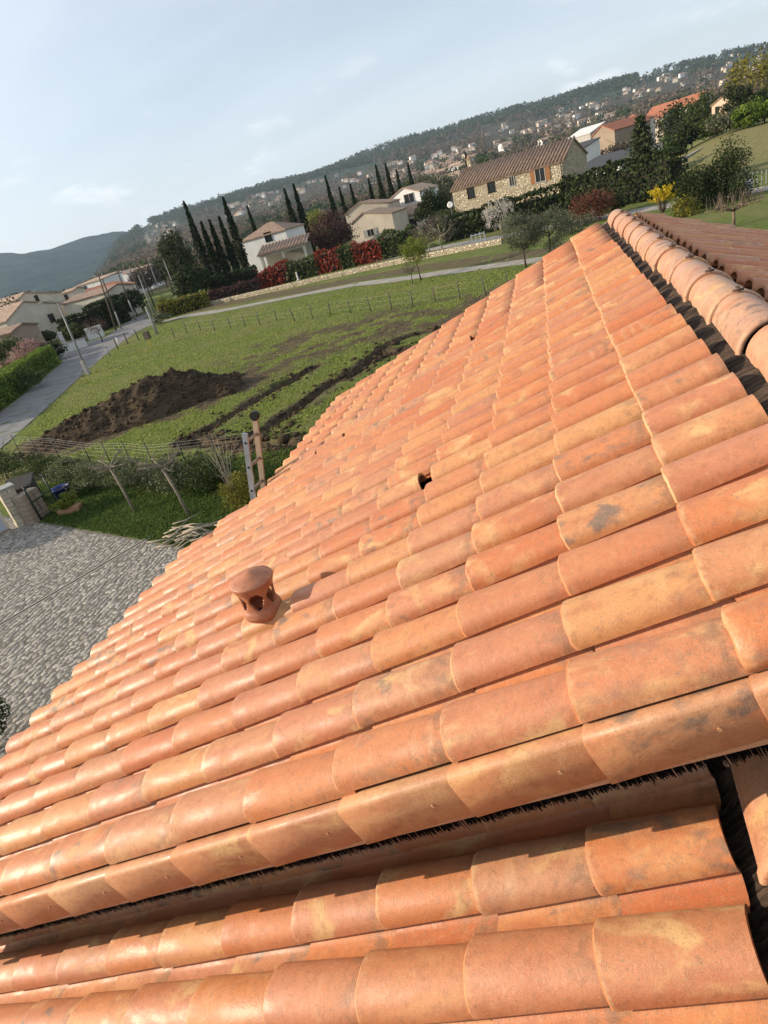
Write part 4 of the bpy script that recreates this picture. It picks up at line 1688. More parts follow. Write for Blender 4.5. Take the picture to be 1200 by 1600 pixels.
def house_at(name, label, pl, pr, depth, eave, ridge, wall, roof, windows=(), mode='par', zb=None, ribs=0.0, chimney=None, cat='house', group=None, over=0.22, lean_px=None, skew=0.0):
    """pl, pr: plan points of the facade's two ends as seen from the camera (left, right); windows: photo pixel boxes"""
    pl, pr = np.asarray(pl, float), np.asarray(pr, float)
    ex = unit(np.array([pr[0] - pl[0], pr[1] - pl[1], 0.0]))
    ey = np.array([-ex[1], ex[0], 0.0])          # away from the camera
    if ey @ np.array([pl[0] - CAM[0], pl[1] - CAM[1], 0]) < 0:
        ey = -ey
    L_ = float(np.linalg.norm((pr - pl)[:2]))
    o = np.array([pl[0], pl[1], 0.0])
    zb = float(min(zt(pl[0], pl[1]), zt(pr[0], pr[1]))) if zb is None else zb
    base = o + ex * L_ / 2 + ey * depth / 2
    base[2] = zb
    h = thing(name, base, label, cat, group)
    loc = lambda u, v, z: o + ex * u + ey * v + np.array([0, 0, z]) - base

    mb = MB()
    if mode == 'par':
        prof = [(0, 0, eave), (depth / 2, 0, ridge), (depth, 0, eave)]
        vs = []
        for u in (0, L_):
            vs += [loc(u, 0, zb - 0.3), loc(u, 0, eave), loc(u, depth / 2, ridge - 0.05), loc(u, depth, eave), loc(u, depth, zb - 0.3)]
        mb.add(vs, [(0, 1, 2, 3, 4), (9, 8, 7, 6, 5), (0, 5, 6, 1), (3, 8, 9, 4), (1, 6, 7, 2), (2, 7, 8, 3)])
        mb.build('wall', wall, h)
        rb = MB()
        sl_ = (ridge - eave) / (depth / 2)
        quad_slab(rb, [loc(-over, -over, eave - over * sl_ + 0.1), loc(L_ + over, -over, eave - over * sl_ + 0.1), loc(L_ + over, depth / 2, ridge + 0.1), loc(-over, depth / 2, ridge + 0.1)], 0.18)
        quad_slab(rb, [loc(L_ + over, depth + over, eave - over * sl_ + 0.1), loc(-over, depth + over, eave - over * sl_ + 0.1), loc(-over, depth / 2, ridge + 0.1), loc(L_ + over, depth / 2, ridge + 0.1)], 0.18)
        ro = rb.build('roof', roof, h)
        if ribs:
            k = MB()
            for u in np.arange(-over + ribs / 2, L_ + over, ribs):
                k.tube([loc(u, -over, eave - over * sl_ + 0.13), loc(u, depth / 2, ridge + 0.13)], ribs * 0.33, 5)
            stuff(k.build('tile_row', roof, ro))
    elif mode == 'gable':
        vs = []
        for v in (0, depth):
            vs += [loc(0, v, zb - 0.3), loc(L_, v, zb - 0.3), loc(L_, v, eave), loc(L_ / 2 + skew * L_, v, ridge - 0.05), loc(0, v, eave)]
        mb.add(vs, [(0, 1, 2, 3, 4), (9, 8, 7, 6, 5), (0, 5, 6, 1), (1, 6, 7, 2), (2, 7, 8, 3), (3, 8, 9, 4), (4, 9, 5, 0)])
        mb.build('wall', wall, h)
        rb = MB()
        mid = L_ / 2 + skew * L_
        s1, s2 = (ridge - eave) / mid, (ridge - eave) / (L_ - mid)
        quad_slab(rb, [loc(-over, -over, eave - over * s1 + 0.1), loc(mid, -over, ridge + 0.1), loc(mid, depth + over, ridge + 0.1), loc(-over, depth + over, eave - over * s1 + 0.1)], 0.18)
        quad_slab(rb, [loc(mid, -over, ridge + 0.1), loc(L_ + over, -over, eave - over * s2 + 0.1), loc(L_ + over, depth + over, eave - over * s2 + 0.1), loc(mid, depth + over, ridge + 0.1)], 0.18)
        ro = rb.build('roof', roof, h)
    elif mode == 'hip':
        mb.box(loc(L_ / 2, depth / 2, (eave + zb - 0.3) / 2), (L_, depth, eave - zb + 0.3), [ex, ey, (0, 0, 1)])
        mb.build('wall', wall, h)
        rb = MB()
        i_ = min(depth, L_) * 0.45
        e4 = [loc(-over, -over, eave), loc(L_ + over, -over, eave), loc(L_ + over, depth + over, eave), loc(-over, depth + over, eave)]
        r2 = [loc(i_, depth / 2, ridge), loc(L_ - i_, depth / 2, ridge)]
        rb.add(e4 + r2, [(0, 1, 5, 4), (1, 2, 5), (2, 3, 4, 5), (3, 0, 4)])
        lo_ = [p - np.array([0, 0, 0.18]) for p in e4]
        rb.add(e4 + lo_, [(0, 4, 5, 1), (1, 5, 6, 2), (2, 6, 7, 3), (3, 7, 4, 0), (7, 6, 5, 4)])
        ro = rb.build('roof', roof, h)
    else:                                        # flat or shed roof
        vs = []
        for u in (0, L_):
            vs += [loc(u, 0, zb - 0.3), loc(u, 0, eave), loc(u, depth, ridge), loc(u, depth, zb - 0.3)]
        mb.add(vs, [(0, 1, 2, 3), (7, 6, 5, 4), (0, 4, 5, 1), (2, 6, 7, 3), (1, 5, 6, 2)])
        mb.build('wall', wall, h)
        rb = MB()
        sl_ = (ridge - eave) / depth
        quad_slab(rb, [loc(-over, -over, eave - over * sl_ + 0.12), loc(L_ + over, -over, eave - over * sl_ + 0.12), loc(L_ + over, depth + over, ridge + over * sl_ + 0.12), loc(-over, depth + over, ridge + over * sl_ + 0.12)], 0.16)
        ro = rb.build('roof', roof, h)
        if ribs:
            k = MB()
            for u in np.arange(-over + ribs / 2, L_ + over, ribs):
                k.tube([loc(u, -over, eave - over * sl_ + 0.15), loc(u, depth, ridge + 0.15)], ribs * 0.33, 5)
            stuff(k.build('tile_row', roof, ro))
    for (x0, y0, x1, y1, kind) in windows:
        u, z = wall_uv(o, ex, (x0 + x1) / 2, (y0 + y1) / 2)
        D_ = np.linalg.norm((o + ex * u - CAM)[:2])
        ww, wh = (x1 - x0) * D_ / FPX * 0.85, (y1 - y0) * D_ / FPX * 0.85
        fm = M['frame'] if kind != 'dark' else M['darkcore']
        f = MB()
        for (du, dz, a, b) in ((0, wh / 2, ww + 0.16, 0.09), (0, -wh / 2, ww + 0.24, 0.10), (-ww / 2, 0, 0.09, wh), (ww / 2, 0, 0.09, wh)):
            f.box(loc(u + du, -0.04, z + dz), (a, 0.14, b), [ex, ey, (0, 0, 1)])
        if kind != 'dark':
            f.box(loc(u, -0.03, z), (0.06, 0.09, wh), [ex, ey, (0, 0, 1)])
        fo = f.build('window', fm, h)
        MB().box(loc(u, -0.005, z), (ww, 0.05, wh), [ex, ey, (0, 0, 1)]).build('pane', M['pane'], fo)
        if kind in ('wood', 'grey'):
            for sgn in (-1, 1):
                s_ = MB()
                s_.box(loc(u + sgn * (ww / 2 + ww * 0.27), -0.05, z), (ww * 0.5, 0.06, wh * 1.05), [ex, ey, (0, 0, 1)])
                for q in (-0.3, 0.3):
                    s_.box(loc(u + sgn * (ww / 2 + ww * 0.27), -0.09, z + q * wh), (ww * 0.46, 0.03, wh * 0.08), [ex, ey, (0, 0, 1)])
                s_.build('shutter', M['woodshut'] if kind == 'wood' else M['blueshut'], h)
    if chimney:
        cu, cv_, ch = chimney
        zt_ = eave + (ridge - eave) * (1 - abs(cv_ - depth / 2) / (depth / 2)) if mode == 'par' else ridge
        c_ = MB()
        c_.box(loc(cu, cv_, zt_ + ch / 2 - 0.2), (0.6, 0.6, ch + 0.4), [ex, ey, (0, 0, 1)])
        co_ = c_.build('chimney', wall, h)
        c_ = MB()
        c_.box(loc(cu, cv_, zt_ + ch + 0.06), (0.8, 0.8, 0.14), [ex, ey, (0, 0, 1)])
        c_.box(loc(cu, cv_, zt_ + ch + 0.25), (0.45, 0.45, 0.25), [ex, ey, (0, 0, 1)])
        c_.build('chimney_cap', roof, co_)
    return h, o, ex, ey, L_, base


def zpx(px, py, D):
    return float(at(px, py, D)[2])


# --- stone house behind the dark hedge
sh = house_at('stone_house', 'rubble stone house with striped tile roof and brown shuttered window', at(706, 300, 105), at(878, 250, 98), 10,
              zpx(792, 275, 101), zpx(874, 222, 103), M['rubble'], M['oldroof'],
              [(730, 294, 741, 309, 'dark'), (762, 285, 773, 300, 'dark'), (796, 276, 804, 290, 'plain'), (836, 262, 852, 283, 'wood')],
              ribs=0.52, chimney=(1.0, 5.2, 1.3))
h_, o_h, ex_, ey_, Lh, bs_ = sh
dp = MB()
dp.tube([o_h + ex_ * (Lh - 0.15) + ey_ * -0.15 + np.array([0, 0, z]) - bs_ for z in (0.0, zpx(792, 275, 101) - 0.1)], 0.07, 6)
dp.build('downpipe', M['asphalt_black'], h_)
dish = thing('satellite_dish', on(705, 327, 101), 'white round satellite dish beside the stone house corner', 'dish')
mb = MB()
mb.lathe((0, 0, 0), [(0.0, 0.0), (0.25, 0.02), (0.45, 0.09), (0.46, 0.10), (0.25, 0.04), (0.0, 0.02)], 18)
rx = Matrix.Rotation(R(70), 3, 'X')
mb.v = [tuple(rx @ Vector(q) + Vector((0, 0, 4.0))) for q in mb.v]
mb.build('reflector', M['white'], dish)
MB().tube([(0, 0, 0), (0, 0, 4.0)], 0.035, 6).build('mast', M['greypole'], dish)

# --- white house with the tiled portico
wh = house_at('white_house', 'white house with brown hipped roof beside the tiled portico', at(375, 372, 128), at(444, 355, 124), 9,
              zpx(410, 368, 126), zpx(425, 346, 129), M['white_wall'], M['oldroof'], [(413, 363, 425, 377, 'dark')], 'hip')
po = house_at('tiled_portico', 'open portico with striped tile roof on columns before white house', at(404, 402, 113), at(476, 377, 111), 4.5,
              zpx(440, 390, 112), zpx(440, 378, 114), M['white_wall'], M['paleroof'], (), 'shed', cat='portico', ribs=0.6)
# open the portico: its wall block becomes a back wall with columns in front
h_, o_h, ex_, ey_, Lh, bs_ = po
for c in list(h_.children):
    if c.name.startswith('wall'):
        bpy.data.objects.remove(c)
ev = zpx(440, 390, 112)
MB().box(o_h + ex_ * Lh / 2 + ey_ * 4.3 + np.array([0, 0, ev / 2]) - bs_, (Lh, 0.25, ev), [ex_, ey_, (0, 0, 1)]).build('back_wall', M['pale_wall'], h_)
for u in (0.4, Lh * 0.5, Lh - 0.4):
    MB().box(o_h + ex_ * u + ey_ * 0.3 + np.array([0, 0, ev / 2]) - bs_, (0.42, 0.42, ev), [ex_, ey_, (0, 0, 1)]).build('column', M['pale_wall'], h_)
MB().box(o_h + ex_ * Lh / 2 + ey_ * 0.3 + np.array([0, 0, ev - 0.25]) - bs_, (Lh - 0.1, 0.3, 0.4), [ex_, ey_, (0, 0, 1)]).build('beam', M['pale_wall'], h_)
# --- cream house behind the purple tree
house_at('cream_house', 'cream house with grey shutters behind the purple brown tree', at(548, 345, 134), at(613, 338, 130), 7,
         zpx(580, 341, 132), zpx(565, 333, 134), M['beige_wall'], M['oldroof'], [(573, 358, 586, 369, 'grey')], 'gable', skew=-0.18)
house_at('tall_cream_house', 'taller cream gable rising behind the shuttered cream house', at(538, 332, 142), at(610, 325, 139), 8,
         zpx(574, 326, 140), zpx(560, 317, 142), M['beige_wall'], M['oldroof'], (), 'gable', skew=-0.16)
# --- white upper house with porch
house_at('white_gabled_house', 'white gabled house with wide dark window above a tiled porch', at(609, 312, 150), at(655, 297, 146), 8,
         zpx(632, 305, 148), zpx(632, 293, 150), M['white_wall'], M['paleroof'], [(630, 303, 649, 316, 'plain')], 'gable')
po = house_at('tiled_porch', 'small tiled porch with bright wall below the white gabled house', at(620, 340, 140), at(664, 326, 136), 4,
              zpx(640, 337, 138), zpx(640, 323, 139), M['pale_wall'], M['paleroof'], [(640, 342, 652, 356, 'dark')], 'shed', cat='porch', ribs=0.6)
# --- houses right of the stone house
house_at('dark_roofed_house', 'low modern house with dark grey roof right of the stone house', at(888, 277, 118), at(968, 252, 112), 8,
         zpx(925, 264, 115), zpx(940, 245, 119), M['white_wall'], M['darkroof'], [(906, 268, 918, 286, 'dark'), (893, 276, 899, 288, 'plain')], 'shed')
house_at('white_modern_house', 'small white modern house with grey roof above the dark roofed one', at(882, 246, 150), at(911, 236, 148), 7,
         zpx(896, 236, 149), zpx(896, 227, 153), M['white_wall'], M['darkroof'], [(898, 240, 907, 251, 'dark'), (884, 244, 889, 253, 'dark')], 'shed')
house_at('red_gabled_house', 'ochre gable house with bright red roof left of the conifer', at(926, 215, 190), at(960, 206, 186), 14,
         zpx(943, 208, 188), zpx(941, 196, 190), M['brown_wall'], M['redroof'], (), 'gable', skew=-0.05)
house_at('glasshouse', 'white slanted greenhouse roof left of the red gabled house', at(886, 222, 205), at(922, 207, 200), 6,
         zpx(904, 213, 203), zpx(904, 203, 206), M['frame'], M['white'], (), 'shed', cat='greenhouse')
house_at('red_hip_house', 'pale house with red roof directly behind the conifer top', at(958, 206, 235), at(992, 193, 230), 9,
         zpx(976, 195, 233), zpx(976, 183, 236), M['pale_wall'], M['redroof'], [(972, 200, 976, 206, 'dark'), (982, 197, 986, 203, 'dark')], 'hip')
house_at('long_red_house', 'long farm building with long bright red roof up the slope', at(1008, 186, 300), at(1090, 164, 290), 12,
         zpx(1050, 172, 296), zpx(1050, 158, 300), M['pale_wall'], M['redroof'], [(1015, 186, 1019, 191, 'dark'), (1075, 170, 1079, 175, 'dark')], 'par')
house_at('annex_red_house', 'short red roofed annex at the foot of the long farm building', at(1000, 196, 260), at(1036, 184, 256), 8,
         zpx(1018, 187, 258), zpx(1018, 178, 260), M['pale_wall'], M['redroof'], [(1008, 193, 1013, 199, 'dark')], 'par')
house_at('pink_villa', 'tall pinkish villa with ivy among trees near the right edge', at(1112, 168, 168), at(1150, 160, 164), 9,
         zpx(1130, 160, 166), zpx(1130, 150, 168), M['pink_wall'], M['oldroof'], [(1118, 168, 1123, 176, 'dark'), (1134, 163, 1139, 171, 'dark'), (1120, 184, 1126, 193, 'dark')], 'gable')
house_at('villa_wing', 'lower grey wing to the right of the pinkish villa', at(1142, 166, 172), at(1180, 152, 170), 8,
         zpx(1160, 156, 171), zpx(1160, 148, 173), M['beige_wall'], M['oldroof'], [(1148, 165, 1153, 172, 'dark')], 'par')
# --- houses beyond the road on the left
house_at('big_gabled_house', 'big beige house with wide gable beyond the grey lane', at(8, 502, 120), at(100, 477, 131), 9,
         zpx(52, 488, 128), zpx(52, 466, 130), M['pale_wall'], M['paleroof'], [(75, 491, 86, 503, 'dark')], 'gable', skew=-0.12)
house_at('upper_beige_house', 'upper beige storey with pale tile roof behind the wide gable', at(16, 486, 142), at(100, 458, 152), 9,
         zpx(58, 469, 151), zpx(58, 452, 153), M['pale_wall'], M['paleroof'], [(54, 462, 60, 470, 'dark')], 'gable', skew=-0.16)
house_at('narrow_beige_tower', 'narrow pale end bay with upright dark window above the lane', at(98, 462, 140), at(113, 457, 139), 5,
         zpx(105, 457, 139), zpx(105, 453, 140), M['pale_wall'], M['paleroof'], [(102, 461, 107, 470, 'dark')], 'par')
house_at('long_low_house', 'long low cream house behind the dark clipped hedge', at(100, 480, 128), at(165, 462, 122), 8,
         zpx(132, 466, 125), zpx(132, 458, 128), M['pale_wall'], M['oldroof'], (), 'par')
house_at('white_block_house', 'white boxy house left of the double wooden poles', at(121, 455, 185), at(158, 441, 180), 9,
         zpx(140, 442, 182), zpx(140, 437, 186), M['white_wall'], M['paleroof'], [(132, 447, 136, 454, 'dark')], 'shed')
house_at('wide_red_roof_house', 'cream house with wide dusty red roof beside the wooden poles', at(140, 466, 150), at(214, 446, 160), 13,
         zpx(176, 453, 155), zpx(178, 440, 160), M['pale_wall'], M['redroof'], (), 'par')
house_at('white_cube_house', 'white house with small window right of the boxy one', at(168, 442, 215), at(200, 432, 210), 8,
         zpx(184, 432, 212), zpx(184, 426, 215), M['white_wall'], M['paleroof'], [(175, 434, 179, 440, 'dark')], 'gable')
house_at('sunlit_white_house', 'small white house with sunlit end behind the tall poles', at(200, 433, 230), at(230, 423, 226), 8,
         zpx(215, 424, 228), zpx(215, 418, 231), M['white_wall'], M['paleroof'], (), 'par')
house_at('small_brown_gable', 'low brown roofed shed beside the pink blossom', at(12, 512, 96), at(57, 505, 100), 5,
         zpx(36, 513, 98), zpx(40, 503, 99), M['brown_wall'], M['oldroof'], (), 'gable', cat='shed')

# ================================================================== village houses on the far slopes
def vill_mesh(sd, wmat, rmat):
    g = np.random.default_rng(sd)
    w_, d_, e_h, r_h = g.uniform(9, 14), g.uniform(7, 10), g.uniform(4.5, 7), 0
    r_h = e_h + d_ * 0.22
    a = MB()
    a.add([(-w_/2, -d_/2, -3), (w_/2, -d_/2, -3), (w_/2, d_/2, -3), (-w_/2, d_/2, -3), (-w_/2, -d_/2, e_h), (w_/2, -d_/2, e_h), (w_/2, d_/2, e_h), (-w_/2, d_/2, e_h), (-w_/2, 0, r_h), (w_/2, 0, r_h)],
          [(0, 1, 5, 4), (1, 2, 6, 9, 5), (2, 3, 7, 6), (3, 0, 4, 8, 7)])
    b = MB()
    o = 0.5
    quad_slab(b, [np.array((-w_/2-o, -d_/2-o, e_h-o*0.44)), np.array((w_/2+o, -d_/2-o, e_h-o*0.44)), np.array((w_/2+o, 0, r_h+0.1)), np.array((-w_/2-o, 0, r_h+0.1))], 0.25)
    quad_slab(b, [np.array((w_/2+o, d_/2+o, e_h-o*0.44)), np.array((-w_/2-o, d_/2+o, e_h-o*0.44)), np.array((-w_/2-o, 0, r_h+0.1)), np.array((w_/2+o, 0, r_h+0.1))], 0.25)
    c = MB()
    for x in np.linspace(-w_/2 + 1.6, w_/2 - 1.6, 3):
        for s_ in (-1, 1):
            c.box((x, s_ * (d_/2 + 0.02), e_h - 1.8), (1.0, 0.1, 1.3))
    ma, mb_, mc = a.mesh('wall'), b.mesh('roof'), c.mesh('window')
    ma.materials.append(wmat)
    mb_.materials.append(rmat)
    mc.materials.append(M['pane'])
    return ma, mb_, mc


VILL = [vill_mesh(40, M['white_wall'], M['paleroof']), vill_mesh(41, M['pale_wall'], M['paleroof']), vill_mesh(42, M['pale_wall'], M['oldroof']), vill_mesh(43, M['pink_wall'], M['paleroof']), vill_mesh(44, M['white_wall'], M['oldroof']), vill_mesh(45, M['beige_wall'], M['oldroof'])]
VDESC = ['white house with pale roof', 'cream house with pale roof', 'cream house with brown roof', 'pinkish house with pale roof', 'white house with brown roof', 'beige house with brown roof']
clusters = [(662, 742, 236, 276, 34, 'in the main hillside village'), (606, 650, 252, 290, 13, 'on the spur above the cypresses'), (222, 276, 348, 378, 12, 'on the wooded left spur'),
            (392, 440, 300, 322, 8, 'above the portico house'), (520, 590, 262, 300, 6, 'between the middle cypresses'), (700, 760, 280, 300, 6, 'behind the stone house chimney'),
            (760, 860, 205, 240, 9, 'above the stone house ridge'), (870, 960, 165, 195, 10, 'above the red gabled house'), (1000, 1080, 112, 140, 9, 'high above the long red roof'), (1120, 1195, 85, 115, 6, 'at the upper right skyline'),
            (345, 395, 318, 338, 6, 'beside the left cypresses'), (760, 870, 188, 212, 6, 'midway above the stone house'), (900, 1000, 145, 168, 6, 'above the greenhouse roof'), (1080, 1190, 112, 134, 5, 'above the villa roofs'), (450, 540, 280, 300, 5, 'over the purple tree'), (60, 112, 436, 452, 4, 'in the left valley mouth')]
NUM = ['first', 'second', 'third', 'fourth', 'fifth', 'sixth', 'seventh', 'eighth', 'ninth', 'tenth', 'eleventh', 'twelfth', 'thirteenth', 'fourteenth', 'fifteenth', 'sixteenth', 'seventeenth', 'eighteenth', 'nineteenth', 'twentieth'] + [a_ + '-' + b_ for a_ in ('twenty', 'thirty', 'forty', 'fifty') for b_ in ('first', 'second', 'third', 'fourth', 'fifth', 'sixth', 'seventh', 'eighth', 'ninth', 'tenth')]
for (x0, x1, y0, y1, k, where) in clusters:
    k = min(58, int(k * 1.9))
    vh = []
    for i in range(k):
        px = rng.uniform(x0, x1)
        # the picture is tilted: keep the cluster level
        py = rng.uniform(y0, y1) - (px - (x0 + x1) / 2) * 0.20
        p, D_ = hit(px, py, 240)
        if D_ > 2500:
            continue
        vh.append((px, p, int(rng.integers(0, 6))))
    vh.sort(key=lambda e_: e_[0])
    for i, (px, p, q) in enumerate(vh):
        t = thing('village_house', p, VDESC[q] + ' ' + where + ', ' + (NUM[i] if i < len(NUM) else 'far') + ' from left', 'house', 'village houses on the far slopes', rng.uniform(-0.6, 0.6) + 0.2)
        for nm, m_ in zip(('wall', 'roof', 'window'), VILL[q]):
            c = bpy.data.objects.new(nm, m_)
            COL.objects.link(c)
            c.parent = t
            if nm == 'window':
                c['kind'] = 'stuff'
        s_ = 0.75 + 0.25 * rng.random()
        t.scale = (s_, s_, s_)

# ================================================================== woods on the hill (one mass)
def wood(name, N_, mat, pick, size, label, nc=24):
    d_ = []
    az_ = rng.uniform(AZ_L - 0.06, _az[-1] + 0.12, N_ * 3)
    D_ = np.exp(rng.uniform(math.log(210), math.log(2580), N_ * 3) * 0.6 + 0.4 * np.log(rng.uniform(210, 2580, N_ * 3)))
    if name == 'pine_woods':
        D_ = np.where(rng.random(N_ * 3) < 0.35, rng.uniform(2150, 2610, N_ * 3), D_)
    ok = pick(az_, D_)
    az_, D_ = az_[ok][:N_], D_[ok][:N_]
    x, y = CAM[0] + D_ * np.sin(az_), CAM[1] + D_ * np.cos(az_)
    z = zt(x, y)
    u_ = np.stack([x, y, z + 4], 1) - CAM
    zc_ = u_ @ AX[2]
    pu, pv = 600 + FPX * (u_ @ AX[0]) / zc_, 800 - FPX * (u_ @ AX[1]) / zc_
    thin = np.zeros(len(x), bool)
    for (x0, x1, y0, y1, k, where) in clusters:
        cy_ = pv + (pu - (x0 + x1) / 2) * 0.20
        thin |= (pu > x0 - 4) & (pu < x1 + 4) & (cy_ > y0 - 3) & (cy_ < y1 + 12)
    keep_ = ~(thin & (rng.random(len(x)) < 0.90))
    x, y, z, D_ = x[keep_], y[keep_], z[keep_], D_[keep_]
    s_ = (size + D_ * 0.0034) * rng.uniform(0.6, 1.3, len(x))
    n_ = len(x)
    d = unit(rng.normal(size=(n_, nc, 3))) * (rng.uniform(0.2, 1, (n_, nc)) ** 0.5)[..., None]
    P = np.stack([x, y, z + s_ * 0.55], 1)[:, None, :] + d * s_[:, None, None] * np.array([0.62, 0.62, 0.66])
    P = P.reshape(-1, 3)
    V_, F_ = cards(P, np.repeat(s_ * 0.36, nc), 1.2, 0.25)
    o = npmesh(name, V_, F_, mat)
    stuff(o, label)
    o['category'] = 'woods'
    return o


M['wood_brown'] = m_leaf('bare_wood_crowns', [(0.080, 0.064, 0.046), (0.145, 0.116, 0.084), (0.215, 0.172, 0.124)], 1.0, 0.2, 0.0)
M['wood_green'] = m_leaf('pine_wood_crowns', [(0.026, 0.044, 0.022), (0.050, 0.072, 0.034), (0.085, 0.105, 0.048)], 1.0, 0.2, 0.0)
rel = lambda az_, D_: (D_ - 140) / (D_CREST - 140)
patch = lambda az_, D_: vnoise(az_ * 26 + 3, np.log(D_) * 7, 3)
wood('bare_woods', 17000, M['wood_brown'], lambda a, D_: (rel(a, D_) < 0.80 + 0.2 * (patch(a, D_) - 0.5)) & (patch(a, D_) < 0.62), 4.0, 'grey brown leafless woods covering the hillside')
wood('pine_woods', 11000, M['wood_green'], lambda a, D_: (rel(a, D_) > 0.70 + 0.3 * (patch(a, D_) - 0.5)) | (patch(a, D_) > 0.60), 4.6, 'dark green pine woods along the crest')
ordn_ = NUM
# ================================================================== cypresses, conifers and garden trees
cy = [((287, 315), 118, 2.6, 'tallest left cypress beside the dark broad conifer'), ((314, 347), 116, 2.2, 'second cypress from the left in the row'),
      ((327, 344), 116, 2.2, 'third cypress from the left in the row'), ((342, 339), 116, 2.2, 'fourth cypress from the left in the row'),
      ((348, 308), 120, 2.8, 'tall cypress just left of the white hipped house'), ((386, 322), 165, 2.2, 'small cypress right behind the white hipped house ridge'),
      ((444, 295), 140, 2.5, 'left one of the two tall cypresses right of the portico'), ((458, 287), 140, 2.7, 'right one of the two tall cypresses right of the portico'),
      ((508, 275), 165, 2.2, 'cypress standing behind the purple brown tree'), ((530, 293), 160, 2.0, 'short cypress left of the tall cream gable'),
      ((547, 288), 175, 2.0, 'thin cypress behind the tall cream gable'), ((575, 278), 175, 2.0, 'slim cypress above the cream house chimney side'),
      ((587, 258), 168, 2.6, 'tallest cypress left of the white gabled house'), ((602, 255), 172, 2.4, 'cypress directly behind the white gabled roof peak'),
      ((619, 265), 185, 2.1, 'slender cypress behind the white gabled house'), ((637, 255), 180, 2.3, 'rightmost cypress above the white gabled house'),
      ((727, 238), 190, 2.6, 'cypress behind the stone house chimney')]
for (q, D_, w_, lab) in cy:
    b = on(q[0], q[1], D_)
    top = at(q[0], q[1], D_)
    cypress(b, max(4.0, top[2] - b[2]), w_ * 0.80, lab)


def tier_conifer(base, h, w, label, leaf='cedar', nl=2600, ls=0.34):
    t = thing('conifer_tree', base, label, 'conifer')
    mb = MB()
    mb.tube([(0, 0, -0.1), (0, 0, h * 0.5), (0, 0, h * 0.97)], [h * 0.022, h * 0.014, 0.02], 7)
    Ps = []
    tiers = 15
    for k in range(tiers):
        z = h * (0.08 + 0.88 * k / tiers)
        rr_ = w / 2 * (1 - k / tiers) ** 0.85 * rng.uniform(0.8, 1.1)
        nb = 7 if k < 9 else 5
        for j in range(nb):
            a = 2 * math.pi * (j + rng.uniform(-0.3, 0.3)) / nb
            l_ = rr_ * rng.uniform(0.75, 1.1)
            tip = np.array([math.cos(a) * l_, math.sin(a) * l_, z - 0.10 * l_ + 0.1])
            if l_ > 0.8:
                mb.tube([(0, 0, z), tip], [h * 0.006, 0.015], 4, cap=False)
            m_ = int(nl / (tiers * nb))
            s = rng.uniform(0.15, 1.0, m_)[:, None]
            p = np.array([0, 0, z]) * (1 - s) + tip * s + rng.normal(0, 1, (m_, 3)) * np.array([0.14 * l_ + 0.1, 0.14 * l_ + 0.1, 0.10 + 0.05 * l_])
            Ps.append(p)
    mb.build('trunk', M['bark'], t)
    V_, F_ = cards(np.concatenate(Ps), ls, 1.5, 0.6)
    npmesh('crown', V_, F_, M[leaf], t)
    return t


b = on(1005, 270, 84)
tier_conifer(b, at(1000, 172, 84)[2] - b[2], 6.4, 'tall layered conifer right of the stone house', nl=4200, ls=0.30)
b = on(955, 290, 86)
tier_conifer(b, at(955, 246, 86)[2] - b[2], 3.4, 'small pyramid conifer before the dark roofed house', 'evergreen', 1300, 0.26)
b = on(283, 420, 112)
tree('broad_conifer', b, at(275, 343, 112)[2] - b[2], (3.3, 3.3, 4.6), 'dark broad conifer left of the tallest left cypress', 'conifer', 'cedar', 2600, 0.42, 24, 0.45, ctr=0.55)
b = on(303, 440, 106)
tree('round_evergreen', b, at(300, 400, 106)[2] - b[2], (3.6, 3.4, 2.6), 'round dark evergreen bush below the cypress row', 'bush', 'evergreen', 2600, 0.34, 22, 0.5, ctr=0.5)
b = on(525, 385, 116)
tree('purple_tree', b, at(522, 325, 116)[2] - b[2], (4.3, 4.0, 3.3), 'round purple brown twiggy tree before the cream house', 'tree', 'purple', 3800, 0.30, 34, 0.40, ctr=0.56)
b = on(682, 350, 108)
tree('round_green_tree', b, at(680, 290, 108)[2] - b[2], (3.3, 3.2, 3.4), 'dense round evergreen tree left of the stone house', 'tree', 'evergreen', 3000, 0.32, 26, 0.45, ctr=0.52)
b = on(700, 350, 103)
tree('low_green_shrub', b, 4.0, (2.0, 2.0, 1.9), 'lower mid green shrub at the stone house left corner', 'shrub', 'midgreen', 1300, 0.26, 14, 0.5, ctr=0.5)
b = on(925, 350, 72)
tree('rust_shrub', b, at(925, 303, 72)[2] - b[2], (2.4, 2.3, 1.9), 'rust brown leafy shrub in front of the dark hedge', 'shrub', 'rusty', 2400, 0.17, 24, 0.42, ctr=0.52)
b = on(895, 370, 66)
tree('grey_green_shrub', b, 2.3, (2.3, 2.0, 1.2), 'low grey green shrub left of the rust brown shrub', 'shrub', 'olive', 1800, 0.15, 18, 0.42, ctr=0.5)
b = on(962, 330, 74)
tree('dark_low_shrub', b, 1.9, (1.6, 1.4, 0.9), 'low dark shrub just right of the rust brown shrub', 'shrub', 'evergreen', 1100, 0.15, 14, 0.45, ctr=0.5)
# olives by the track
b = G(822, 418)
tree('olive_tree', b, 4.0, (1.9, 1.8, 1.6), 'left olive tree with forked trunk by the gravel track', 'olive tree', 'olive', 5200, 0.085, 40, 0.33, trunk_r=0.09, ctr=0.62)
b = on(862, 395, 52)
tree('olive_tree', b, 3.9, (2.1, 2.0, 1.6), 'right olive tree half hidden by the roof verge', 'olive tree', 'olive', 5200, 0.085, 40, 0.33, trunk_r=0.09, ctr=0.60)
